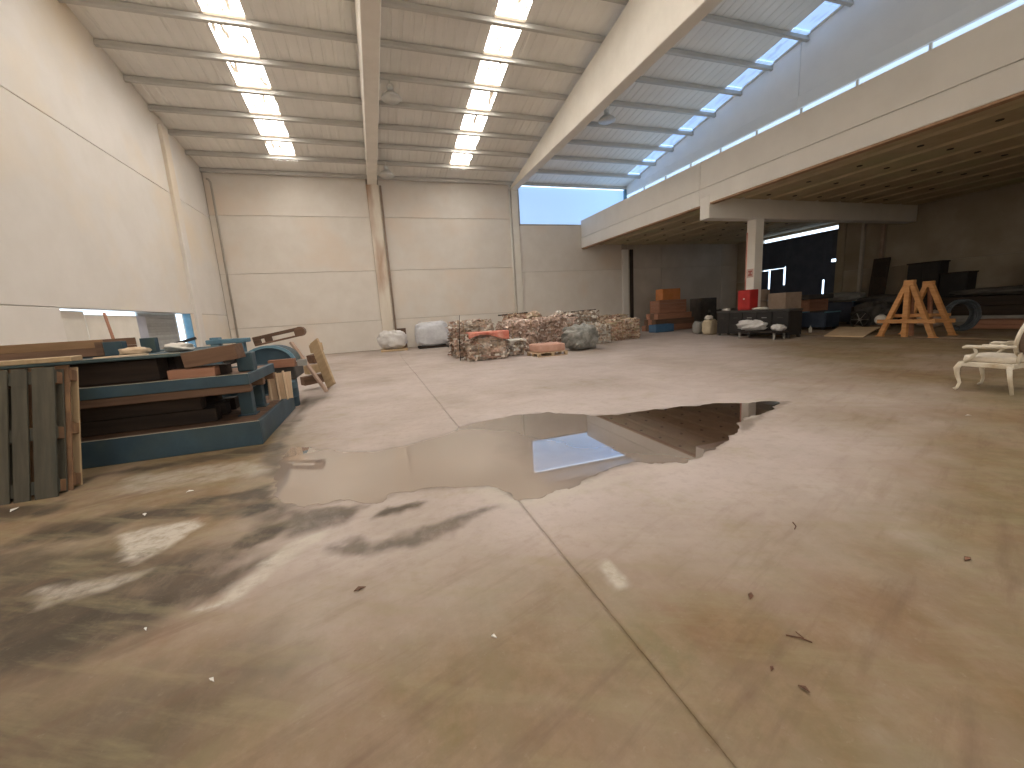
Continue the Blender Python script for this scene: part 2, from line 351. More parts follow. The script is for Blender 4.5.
def floor_attrs(P):
    x, y = P[:, 0], P[:, 1]
    wob = (fbm(x*3, y*3, 3)-.5)*.30+(fbm(x*11, y*11, 9, 3)-.5)*.20
    def acc(lst):
        t = np.zeros(len(P))
        for px, soft, k in lst:
            pg = poly_g(px); lo, hi = pg.min(0)-1.2, pg.max(0)+1.2
            sel = np.where((x > lo[0]) & (x < hi[0]) & (y > lo[1]) & (y < hi[1]))[0]
            if len(sel) == 0: continue
            d = sdist(P[sel], pg)+wob[sel]*min(.8, soft*8)
            t[sel] = np.maximum(t[sel], min(1, k*1.15)*np.clip(.5-d/(1.2*soft), 0, 1))
        return t
    damp = acc(DAMP); pale = acc(PALE)
    pg = poly_g(PUDDLE); d = np.full(len(P), 9.)
    sel = np.where((x > -4) & (x < 9) & (y > 1) & (y < 10))[0]
    if len(sel): d[sel] = sdist(P[sel], pg)+wob[sel]*.35
    damp = np.maximum(damp, .62*np.clip(.5-d/.10, 0, 1))
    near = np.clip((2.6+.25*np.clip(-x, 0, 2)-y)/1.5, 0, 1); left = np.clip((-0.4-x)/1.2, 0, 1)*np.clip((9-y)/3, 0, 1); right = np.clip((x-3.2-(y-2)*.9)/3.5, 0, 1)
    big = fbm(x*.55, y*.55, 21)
    dirt_shade = np.clip(.10+1.0*near+1.0*left+.85*right+(big-.5)*1.0, 0, 1)  # floor dirt, with the light falloff towards the near corners painted in
    return dict(damp=damp, pale=pale, dirt_shade=dirt_shade)
struct(MB().b2((XL-.3, YF-.3, -.25), (XR+.3, D+.3, -.014)).build('floor', M_JOINT_F)); FLOOR = bpy.data.objects['floor']
def breaks(a, b, fine, coarse, f0, f1):
    out = [a]; q = a
    while q < b-1e-6:
        mid = q
        st = fine if f0 <= mid < f1 else coarse
        q = min(b, q+st)
        if f0 > out[-1]+1e-6 and q > f0 > out[-1]: q = f0
        out.append(q)
    return np.array(out)
XB = [XL-.05, .955, 15.9, XR]; YB = [YF, D+.02]; J = .0022
for i in range(len(XB)-1):
    for j in range(len(YB)-1):
        x0, x1, y0, y1 = XB[i]+J, XB[i+1]-J, YB[j]+J, YB[j+1]-J
        xs = breaks(x0, x1, .03, .5, -4.5, 6.5) if y1 > .3 and y0 < 8 else np.linspace(x0, x1, 8)
        ys = breaks(y0, y1, .03, .5, .6, 7.2)
        gx, gy = np.meshgrid(xs, ys); P = np.stack([gx.ravel(), gy.ravel()], 1); n, mq = len(xs), len(ys)
        co = np.zeros((len(P), 3)); co[:, :2] = P
        idx = np.arange(n*mq).reshape(mq, n)
        q = np.stack([idx[:-1, :-1], idx[:-1, 1:], idx[1:, 1:], idx[1:, :-1]], -1).reshape(-1, 4)
        ring = np.concatenate([idx[0, :], idx[1:, -1], idx[-1, -2::-1], idx[-2:0:-1, 0]])
        lowv = co[ring].copy(); lowv[:, 2] = -.014; k = len(ring); b0 = len(co)
        skirt = np.array([[ring[t], b0+t, b0+(t+1) % k, ring[(t+1) % k]] for t in range(k)])
        co = np.vstack([co, lowv]); q = np.vstack([q, skirt])
        me = bpy.data.meshes.new('slab'); me.vertices.add(len(co)); me.vertices.foreach_set('co', co.ravel())
        me.loops.add(q.size); me.loops.foreach_set('vertex_index', q.ravel().astype(np.int32))
        me.polygons.add(len(q)); me.polygons.foreach_set('loop_start', np.arange(0, q.size, 4, dtype=np.int32)); me.update(calc_edges=True)
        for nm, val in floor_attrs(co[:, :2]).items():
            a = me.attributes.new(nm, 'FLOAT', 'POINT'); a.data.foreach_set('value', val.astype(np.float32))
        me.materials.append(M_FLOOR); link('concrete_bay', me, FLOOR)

# the puddle: a film of water lying on the slab
def water_material():
    mt, nt, p = nodes_of('puddle_water'); N = nt.nodes.new; L = nt.links.new
    geo = N('ShaderNodeNewGeometry'); n = N('ShaderNodeTexNoise'); n.inputs['Scale'].default_value = .8; n.inputs['Detail'].default_value = 5; L(geo.outputs['Position'], n.inputs['Vector'])
    sx = N('ShaderNodeSeparateXYZ'); L(geo.outputs['Position'], sx.inputs[0])
    a = N('ShaderNodeMath'); a.operation = 'MULTIPLY_ADD'; a.inputs[1].default_value = 2.2; L(n.outputs['Fac'], a.inputs[0]); L(sx.outputs[0], a.inputs[2])
    r = N('ShaderNodeMapRange'); r.inputs['From Min'].default_value = 2.2; r.inputs['From Max'].default_value = 4.5; L(a.outputs[0], r.inputs['Value'])   # shallow left end paled to paint in the walls' reflection, right end dark brown
    mx = N('ShaderNodeMix'); mx.data_type = 'RGBA'; mx.inputs['A'].default_value = (.44, .36, .30, 1); mx.inputs['B'].default_value = (.085, .046, .030, 1); L(r.outputs[0], mx.inputs['Factor'])
    d = N('ShaderNodeBsdfDiffuse'); L(mx.outputs['Result'], d.inputs[0]); g = N('ShaderNodeBsdfGlossy'); g.inputs['Roughness'].default_value = .02
    fr = N('ShaderNodeFresnel'); fr.inputs[0].default_value = 1.34; k = N('ShaderNodeMath'); k.operation = 'MULTIPLY'; k.use_clamp = True; k.inputs[1].default_value = 2.9; L(fr.outputs[0], k.inputs[0])
    ms = N('ShaderNodeMixShader'); L(k.outputs[0], ms.inputs[0]); L(d.outputs[0], ms.inputs[1]); L(g.outputs[0], ms.inputs[2])
    L(ms.outputs[0], nt.nodes['Material Output'].inputs['Surface']); nt.nodes.remove(p)
    return mt
def smooth_outline(pts, k=4, jig=.0):
    out = []; n = len(pts)
    for i in range(n):
        p0, p1, p2, p3 = [np.array(pts[(i+t) % n]) for t in (-1, 0, 1, 2)]
        for s in range(k):
            t = s/k; q = .5*((2*p1)+(-p0+p2)*t+(2*p0-5*p1+4*p2-p3)*t*t+(-p0+3*p1-3*p2+p3)*t**3)
            out.append(q)
    return out
ol = smooth_outline([tuple(v) for v in poly_g(PUDDLE)], 16)
ol = [(q[0]+(float(fbm(q[0]*6, q[1]*6, 5, 4))-.5)*.16, q[1]+(float(fbm(q[0]*6, q[1]*6, 16, 4))-.5)*.20) for q in ol]
pu = MB().prism(ol, 'z', .0006, .0026).build('puddle', water_material())
tag(pu, 'large shallow rainwater puddle mirroring the blue clerestory on the concrete floor', 'puddle')

# ------------------------------------------------------------------ back wall: precast panels
def panel(parent, a, b, mat, bevel=.012, name='panel'): return MB().b2(a, b).build(name, mat, parent, bevel=bevel)
ZTOPB = ZC-.12
wb = struct(MB().b2((XL-.3, D+.06, -.2), (8.35, D+.3, ZC+.3)).b2((8.35, D+.06, -.2), (XR+.3, D+.3, 6.5)).build('wall_back', M_JOINT))
C1, C2, C3 = (.42, 1.02), (8.22, 8.62), (15.55, 15.98)
JT = .007
for x0, x1 in ((XL, C1[0]), (C1[1], C2[0])):
    for z0, z1 in ((0, 1.59), (1.59, 4.17), (4.17, 6.86), (6.86, ZC+.25)):
        panel(wb, (x0+JT, D, z0+JT), (x1-JT, D+.07, z1-JT), M_WALL)
for z0, z1 in ((0, 3.88), (3.88, 6.55)): panel(wb, (C2[1]+JT, D, z0+JT), (C3[0]-JT, D+.07, z1-JT), M_WALL)
for x0, x1 in ((C3[1], 18.6), (18.6, 23.75), (23.75, XR)):
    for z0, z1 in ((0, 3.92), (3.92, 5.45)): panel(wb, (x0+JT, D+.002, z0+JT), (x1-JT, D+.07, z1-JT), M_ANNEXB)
# columns standing against the back wall
for k, (x0, x1) in enumerate((C1, C2, C3)):
    struct(MB().b2((x0, D-.10, 0), (x1, D+.08, (ZB if k < 2 else 5.1))).build('trim_%d' % (k+1), (M_STAIN, M_CONC, M_CONC2)[k], bevel=.015))
struct(MB().b2((16.12, D-.09, 0), (16.36, D, 5.1)).build('trim_4', M_WOOD_D, bevel=.01))
# clerestory above the low wall of the third bay
cl = sempty('window_1')
MB().b2((C2[1], D+.02, 6.56), (XU, D+.05, ZC+.1)).build('pane', M_SKY_B, cl)
fr = MB().b2((C2[1], D-.02, 6.53), (XU, D+.10, 6.60)).b2((C2[1], D-.02, 6.5), (C2[1]+.10, D+.10, 8.5)); fr.build('window_frame', M_PIPE_G, cl)

# ------------------------------------------------------------------ left wall with the boarded opening
OY0, OY1, OZ = 12.06, 19.0, 2.26
wl = struct(MB().b2((XL-.3, YF, -.2), (XL-.06, OY0, ZC+4.2)).b2((XL-.3, OY1, -.2), (XL-.06, D+.1, ZC+4.2)).b2((XL-.3, OY0, OZ), (XL-.06, OY1, ZC+4.2)).build('wall_left', M_JOINT))
for y0, y1 in ((YF, 4.3), (4.3, OY0), (OY1, D)): panel(wl, (XL-.07, y0+JT, 0), (XL, y1-JT, OZ-JT), M_WALLB)
for z0, z1 in ((OZ, 6.72), (6.72, 12.6)):
    for y0, y1 in ((YF, -3.), (-3., 8.0), (8.0, D)): panel(wl, (XL-.07, y0+.003, z0+JT), (XL, y1-.003, z1-JT), M_WALLB)
struct(MB().b2((XL-.02, 19.28, 0), (XL+.12, 19.78, zroof(19.3)-.1)).build('trim_5', M_WALLB, bevel=.015))
# white board that closes most of the opening, a slit of daylight above it
wo = sempty('door_1')
MB().b2((XL-.17, 8.9, -.0), (XL-.12, 13.05, OZ-.05)).build('door_panel', M_BOARDW, wo, bevel=.006)
MB().b2((XL-.17, 13.07, -.0), (XL-.12, 15.4, OZ-.13)).build('door_panel', M_BOARDW, wo, bevel=.006)
MB().b2((XL-.27, 15.42, -.0), (XL-.22, 16.15, OZ-.13)).build('door_panel', M_LAV, wo, bevel=.006)
sh = MB().b2((XL-.40, 16.0, .0), (XL-.38, 18.55, OZ+.05)).build('shutter', M_SHUT, wo)
sm = MB().b2((-.012, -1.27, 0), (.012, 1.27, .088)).mesh('slat', M_SHUT, bevel=.008)
for k in range(24): link('slat', sm, sh, (XL-.365, 17.27, .02+k*.094))
MB().b2((XL-.42, 18.55, 0), (XL-.34, 18.63, OZ+.05)).build('jamb', M_PIPE_W, wo)
struct(MB().b2((XL-.24, OY1-.04, 0), (XL-.0, OY1+.004, OZ)).build('trim_6', M_BLUE_L, bevel=.004))  # jamb coloured blue to paint in the glow of daylight

# ------------------------------------------------------------------ front wall (behind the camera) with a glowing band added for fill light, and the right wall of the annex
struct(MB().b2((XL-.3, YF-.3, -.2), (XU, YF, 3.4)).b2((XL-.3, YF-.3, 7.6), (XU, YF, 13)).b2((XL-.3, YF-.3, 3.4), (-5.2, YF, 7.6)).b2((14.4, YF-.3, 3.4), (XU, YF, 7.6)).b2((XU, YF-.3, -.2), (XR+.3, YF, 6)).build('wall_front', M_WALL))
fw = sempty('window_6')
for k in range(8):
    xa = -5.2+k*2.45; MB().b2((xa+.05, YF-.12, 3.45), (xa+2.40, YF-.08, 7.55)).build('pane', M_FRONT_FILL, fw); MB().b2((xa-.05, YF-.16, 3.4), (xa+.05, YF-.02, 7.6)).build('mullion', M_PIPE_W, fw)
DY0, DY1, DZ = 16.5, 21.3, 5.28
wr = struct(MB().b2((XR+.06, YF, -.2), (XR+.3, DY0, 5.9)).b2((XR+.06, DY1, -.2), (XR+.3, D+.3, 5.9)).b2((XR+.06, DY0, DZ), (XR+.3, DY1, 5.9)).build('wall_right', M_JOINT))
for y0, y1 in ((YF, 0), (0, 7.2), (7.2, 14.2), (14.2, DY0), (DY1, D)):
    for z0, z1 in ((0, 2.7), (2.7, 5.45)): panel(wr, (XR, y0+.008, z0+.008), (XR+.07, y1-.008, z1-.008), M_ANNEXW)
struct(MB().b2((XR-.10, DY0-.42, 0), (XR+.06, DY0-.02, 5.4)).build('trim_7', M_ANNEXW, bevel=.015))
for k, y in enumerate((15.2, 14.3)): struct(MB().b2((XR-.16, y-.07, 0), (XR, y+.07, 5.4)).build('trim_%d' % (8+k), M_PIPE_D if k else M_PIPE_G, bevel=.01))
# dark sliding door with chinks of daylight
sd = sempty('door_2'); XD = XR+.12
def dpan(y0, y1, z0, z1): MB().b2((XD, y0, z0), (XD+.05, y1, z1)).build('door_panel', M_BLUE_N, sd, bevel=.006)
yA, yB, yC = xp(769.5, 270, XD).y, xp(784.5, 270, XD).y, xp(822.5, 290, XD).y
ZT = DZ-.20
dpan(yA+.07, DY1+.1, -.1, 3.26); dpan(yA+.07, DY1+.1, 3.33, ZT)
dpan(yB+.07, yA-.07, -.1, 3.30); dpan(yB, yA+.07, 3.33, ZT)
dpan(yB-.07, yB+.07, -.1, 2.25); dpan(yB-.07, yB+.0, 3.40, ZT)
dpan(yC+.06, yB-.07, -.1, ZT)
dpan(yC-.06, yC+.06, -.1, .9); dpan(yC-.06, yC+.06, 2.35, ZT)
dpan(DY0-.15, yC-.06, -.1, 3.30); dpan(DY0+.38, yC-.06, 3.30, ZT); dpan(DY0-.15, DY0+.38, 3.46, ZT)
MB().b2((XD-.09, DY0, ZT-.10), (XD-.04, DY1, ZT-.04)).build('door_rail', M_DGREY, sd)

# ------------------------------------------------------------------ roof: sheet, purlins, roof lights, tapered beams
K1, K2, K3 = (-3.48, -2.46), (4.52, 5.50), (14.95, 15.72)
cei = sempty('ceiling')
def sheet(x0, x1):
    mb = MB(); n = max(1, int(round((x1-x0)/.34))); xs = []
    for i in range(n):
        a = x0+(x1-x0)*i/n; wd = (x1-x0)/n
        xs += [(a, .27), (a+wd*.62, .27), (a+wd*.70, .285), (a+wd*.92, .285)]
    xs.append((x1, .27))
    for ya, yb in ((YRIDGE, D+.3), (YF-.3, YRIDGE)):
        vs = [(x, ya, zroof(ya)+o) for x, o in xs]+[(x, yb, zroof(yb)+o) for x, o in xs]; k = len(xs)
        mb.add(vs, [(i, i+1, k+i+1, k+i) for i in range(k-1)])
    o = mb.build('roof_sheet', M_DECK, cei)
    md = o.modifiers.new('thick', 'SOLIDIFY'); md.thickness = .02; md.offset = 1
for a, b in ((XL-.3, K1[0]), (K1[1], K2[0]), (K2[1], K3[0]), (K3[1], XU+.3)): sheet(a, b)
PY = [23.02-1.392*k for k in range(27)]
pur = MB().b2((XL-.05, -.06, .08), (XU, .06, .25)).mesh('purlin', M_PURLIN, bevel=.012)
for y in PY:
    if y > YF: link('purlin', pur, cei, (0, y, zroof(y)), (-math.atan(SL) if y > YRIDGE else math.atan(SL), 0, 0))
MB().b2((XL-.05, YRIDGE-.1, zroof(YRIDGE)+.02), (XU, YRIDGE+.1, zroof(YRIDGE)+.3)).build('purlin', M_PURLIN, cei)
def skylight(k, n, ks, mat, ylim):
    s = sempty('window_%d' % n)
    for i in range(len(PY)-1):
        ya, yb = PY[i]-.12, PY[i+1]+.33
        if yb < ylim or ya < ylim: continue
        if i == 0: ya = 22.08
        MB().b2((ks[0], yb-.47, zroof(yb)+.285), (ks[1], yb+.02, zroof(yb)+.33)).build('lapped_sheet', M_EDGE2 if k < 2 else M_SKY_S, s)
        vs = [(ks[0], ya, zroof(ya)+.275), (ks[1], ya, zroof(ya)+.275), (ks[1], yb, zroof(yb)+.275), (ks[0], yb, zroof(yb)+.275)]
        mb = MB().add(vs+[(x, y, z+.02) for x, y, z in vs], [(0, 1, 2, 3), (7, 6, 5, 4), (0, 4, 5, 1), (1, 5, 6, 2), (2, 6, 7, 3), (3, 7, 4, 0)])
        mb.build('pane', mat, s)
        MB().add([((ks[0]+ks[1])/2-.012, ya, zroof(ya)+.255), ((ks[0]+ks[1])/2+.012, ya, zroof(ya)+.255), ((ks[0]+ks[1])/2+.012, yb, zroof(yb)+.255), ((ks[0]+ks[1])/2-.012, yb, zroof(yb)+.255)], [(0, 1, 2, 3)]).build('sheet_lap', M_EDGE, s) if k < 2 else None
    MB().add([(ks[0], 22.06, zroof(22.06)+.28), (ks[1], 22.06, zroof(22.06)+.28), (ks[1], D+.3, zroof(D+.3)+.28), (ks[0], D+.3, zroof(D+.3)+.28)], [(0, 1, 2, 3)]).build('roof_sheet', M_DECK, cei)
    mb = MB().add([(ks[0], ylim, zroof(ylim)+.3), (ks[1], ylim, zroof(ylim)+.3), (ks[1], YRIDGE, zroof(YRIDGE)+.3), (ks[0], YRIDGE, zroof(YRIDGE)+.3)], [(0, 1, 2, 3)]) if ylim > YRIDGE else None
    if mb: mb.build('roof_sheet', M_DECK, cei)
    MB().add([(ks[0], YF, zroof(YF)+.3), (ks[1], YF, zroof(YF)+.3), (ks[1], YRIDGE, zroof(YRIDGE)+.3), (ks[0], YRIDGE, zroof(YRIDGE)+.3)], [(0, 1, 2, 3)]).build('roof_sheet', M_DECK, cei)
skylight(0, 2, K1, M_SKY_W, -6.0); skylight(1, 3, K2, M_SKY_W, -6.0); skylight(2, 4, K3, M_SKY_S, -6.0)  # strips carried on unseen behind the camera to brighten the near floor
def beam(n, x0, x1):
    ys = [D+.02, YRIDGE, YF]
    poly = [(D+.02, ZB), (YF, ZB), (YF, zroof(YF)), (YRIDGE, zroof(YRIDGE)), (D+.02, zroof(D)+.0)]
    struct(MB().prism(poly, 'x', x0, x1).build('trim_%d' % n, M_CONC, bevel=.02))
beam(10, .50, .96); beam(11, 8.20, 8.62)

# ------------------------------------------------------------------ mezzanine edge, upper wall and annex soffit
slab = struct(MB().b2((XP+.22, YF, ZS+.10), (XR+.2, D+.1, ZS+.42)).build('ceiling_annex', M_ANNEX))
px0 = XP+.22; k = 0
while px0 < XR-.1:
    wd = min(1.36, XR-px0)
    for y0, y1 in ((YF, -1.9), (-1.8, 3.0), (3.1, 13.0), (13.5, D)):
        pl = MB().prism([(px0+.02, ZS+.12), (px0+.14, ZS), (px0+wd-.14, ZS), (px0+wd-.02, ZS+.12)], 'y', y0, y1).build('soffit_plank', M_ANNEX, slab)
        if px0 < 22 and y0 >= 3:
            yy = y0+.0
            for yy in np.arange(6.28, D-.5, 1.53):
                if y0 < yy < y1-.2 and not 12.7 < yy < 13.7:
                    MB().lathe([(.075, -.02), (.075, .02)], (px0+.68+R.uniform(-.05, .05), yy, ZS-.0), 10).build('socket', M_DARK, pl)
    px0 += 1.36; k += 1
par = sempty('wall_parapet')
for y0, y1 in ((YF, 3.3), (3.3, 13.55), (13.55, D)):
    MB().b2((XP, y0+.008, 5.83), (XP+.2, y1-.008, 6.83)).build('panel', M_CONC2, par, bevel=.012)
    MB().b2((XP-.015, y0+.004, 5.22), (XP+.24, y1-.004, 5.81)).build('edge_beam', M_CONC2, par, bevel=.015)
MB().b2((XP+.0, YF, 5.16), (XP+.22, D, 5.22)).build('rust_strip', M_RUST, par, bevel=.01)
struct(MB().b2((XP+.2, YF, ZS+.42), (XU, D, ZS+.5)).build('floor_mezzanine', M_CONC2))
# cross beams and columns under the slab
for k, (ya, yb) in enumerate(((-1.9, -1.4) if False else (3.0, 3.45), (13.02, 13.5))):
    struct(MB().b2((XP-.03, ya, 4.66), (XR, yb, ZS+.1)).build('trim_%d' % (12+k), M_CONC2, bevel=.02))
    col_ = sempty('trim_%d' % (14+k))
    MB().b2((15.06, ya+.02, 0), (15.50, yb-.03, 4.7)).build('column', M_CONC2, col_, bevel=.02)
    if k == 1:
        MB().b2((15.05, 13.40, .0), (15.06, 13.468, 4.2)).build('painted_stripe', M_REDP, col_)
# upper wall over the mezzanine with its glazed strip
uw = sempty('wall_upper')
def yz_panel(y0, y1, z0, mat, name='panel'):
    MB().prism([(y0+.006, z0), (y1-.006, z0), (y1-.006, zroof(y1)+.27), (y0+.006, zroof(y0)+.27)], 'x', XU, XU+.2).build(name, mat, uw, bevel=.01)
for y0, y1 in ((YF, 1.0), (1.0, 12.15), (12.15, D)):
    yz_panel(y0, y1, 8.78, M_UPPER)
    MB().b2((XU-.05, y0, 8.34), (XU+.2, y1, 8.77)).build('edge_beam', M_UPPER, uw, bevel=.012)
    MB().b2((XU, y0, ZS+.5), (XU+.2, y1, 6.6)).build('panel', M_CONC2, uw)
st = sempty('window_5')
for y in np.arange(YF, D-.5, 1.86): MB().b2((XU+.08, y+.03, 6.62), (XU+.10, min(D, y+1.83), 8.35)).build('pane', M_STRIP, st)
for y in np.arange(YF, D, 1.86): MB().b2((XU+.02, y-.035, 6.6), (XU+.12, y+.035, 8.36)).build('mullion', M_PIPE_W, st)
struct(MB().b2((XU-.18, D-.25, 6.5), (XU-.02, D-.08, zroof(D)+.1)).build('trim_17', M_BLUE_L, bevel=.01))

# ------------------------------------------------------------------ pipes and lamps
def pipe(name, label, pts, r, mat):
    o = MB().tube(pts, r, 10).build(name, mat, smooth=True); return tag(o, label, 'pipe')
pipe('downpipe', 'slim downpipe with a bent top in the corner of left and back wall', [(XL+.16, D-.10, 8.42), (XL+.24, D-.09, 8.40), (XL+.30, D-.08, 8.28), (XL+.31, D-.08, 7.8), (XL+.31, D-.08, 0)], .045, M_PIPE_G)
pipe('downpipe', 'thin brown conduit running down beside the column with the rust stain', [(1.12, D-.07, 8.4), (1.12, D-.07, .0)], .045, M_PIPE_D)
pipe('downpipe', 'white downpipe beside the column next to the clerestory', [(8.12, D-.08, 8.5), (8.12, D-.08, .0)], .05, M_PIPE_W)
def lamp(x, y, label):
    zt = zroof(y)+.08
    t = thing('highbay_lamp', label, 'lamp', (x, y, zt), 0, 'high bay lamps under the roof')
    MB().tube([(0, 0, .1), (0, 0, -.08)], .018, 6).build('hanger', M_LAMP, t)
    MB().lathe([(.07, -.26), (.11, -.24), (.12, -.12), (.09, -.07), (.03, -.06)], n=16).build('gear_housing', M_LAMP, t, smooth=True)
    MB().lathe([(.34, -.52), (.36, -.50), (.30, -.40), (.17, -.30), (.10, -.25), (.08, -.25), (.15, -.31), (.28, -.41), (.33, -.51)], n=24).build('reflector', M_LAMP, t, smooth=True)
    MB().lathe([(.02, -.44), (.06, -.42), (.07, -.36), (.04, -.28)], n=12).build('bulb', M_WHITE, t, smooth=True)
lamp(1.49, 16.25, 'bell-shaped white lamp right of the narrow beam, nearer of the two there')
lamp(1.40, 21.60, 'bell-shaped white lamp right of the narrow beam, close to the back wall')
lamp(10.25, 16.25, 'bell-shaped white lamp right of the wide tapered beam')

# ------------------------------------------------------------------ generic builders
def lump(name, c, size, mat, parent=None, seed=1, n=22, power=.6, amp=.10, flat=True, freq=3.0):
    """soft full sack or bundle: rounded box with folds, flat underneath"""
    vs = []; fs = []; nu, nv = n*2, n
    for i in range(nv+1):
        ph = -PI/2+PI*i/nv
        for j in range(nu):
            th = 2*PI*j/nu
            sg = lambda q, e: math.copysign(abs(q)**e, q)
            x = sg(math.cos(ph), power)*sg(math.cos(th), power); y = sg(math.cos(ph), power)*sg(math.sin(th), power); z = sg(math.sin(ph), power)
            f = 1+amp*2*(float(fbm(x*freq+seed*7.1+z*2, y*freq+z*freq*1.3+seed, seed, 3))-.5)*(1.0 if z > -.8 else .4)
            vs.append((x*f*size[0]/2, y*f*size[1]/2, (max(z*f, -1.0)+1)*size[2]/2))
    for i in range(nv):
        for j in range(nu): fs.append((i*nu+j, i*nu+(j+1) % nu, (i+1)*nu+(j+1) % nu, (i+1)*nu+j))
    return MB().add(vs, fs).build(name, mat, parent, smooth=True, loc=c)
def crate(name, label, cat, loc, size, mat, rz=0, boards=4, group=None, lid=True):
    """wooden crate of horizontal boards with corner battens"""
    t = thing(name, label, cat, loc, rz, group); a, b, h = size
    bh = h/boards
    mx = MB().b2((-a/2, -.011, .004), (a/2, .011, bh-.004)).mesh('board', mat, bevel=.003); my = MB().b2((-.011, -b/2, .004), (.011, b/2, bh-.004)).mesh('board', mat, bevel=.003)
    for k in range(boards):
        for s in (-1, 1):
            link('board', mx, t, (0, s*(b/2-.011), k*bh)); link('board', my, t, (s*(a/2-.011), 0, k*bh))
    bt = MB().b2((-.03, -.015, 0), (.03, .015, h)).mesh('batten', mat, bevel=.003)
    for sx in (-1, 1):
        for sy in (-1, 1): link('batten', bt, t, (sx*(a/2-.04), sy*(b/2+.014), 0))
    if lid: MB().b2((-a/2, -b/2, h-.03), (a/2, b/2, h-.004)).build('lid', mat, t, bevel=.004)
    MB().b2((-a/2+.02, -b/2+.02, .005), (a/2-.02, b/2-.02, .03)).build('base', mat, t)
    return t
def carton(label, loc, size, mat=M_CARD, rz=0, group=None):
    t = thing('carton', label, 'box', loc, rz, group); a, b, h = size
    MB().b2((-a/2, -b/2, 0), (a/2, b/2, h)).build('body', mat, t, bevel=.008)
    for s in (-1, 1): MB().b2((-a/2, s*.003, h), (a/2, s*(b/2), h+.006)).build('flap', mat, t)
    MB().b2((-a/2-.002, -.03, h+.006), (a/2+.002, .03, h+.008)).build('tape', M_EDGE, t)
    return t
def beam_thing(name, label, a, b, w_, h_, mat, cat='timber', group=None, roll=0, bevel=.006):
    a, b = Vector(a), Vector(b); c = (a+b)/2; d = b-a
    o = MB().box((0, 0, 0), (d.length, w_, h_)).build(name, mat, bevel=bevel)
    o.rotation_mode = 'QUATERNION'; o.location = c; o.rotation_quaternion = (d.to_track_quat('X', 'Z').to_matrix() @ Matrix.Rotation(roll, 3, 'X')).to_quaternion()
    return tag(o, label, cat, group)
PALS = dict(mix=[(.54, .42, .34), (.42, .31, .23), (.64, .56, .48), (.30, .21, .15), (.70, .64, .57), (.50, .33, .26), (.46, .38, .30), (.38, .33, .28)],  # scrap tones, lightened to paint in the haze over the bales
            pink=[(.60, .44, .37), (.52, .38, .31), (.66, .52, .44), (.34, .24, .18), (.70, .62, .55), (.44, .31, .24)],
            rust=[(.48, .30, .21), (.58, .42, .31), (.64, .52, .40), (.34, .20, .14), (.46, .38, .24), (.66, .54, .43)],
            pale=[(.64, .56, .48), (.72, .66, .59), (.50, .40, .31), (.36, .29, .23), (.60, .47, .38), (.72, .69, .64)])
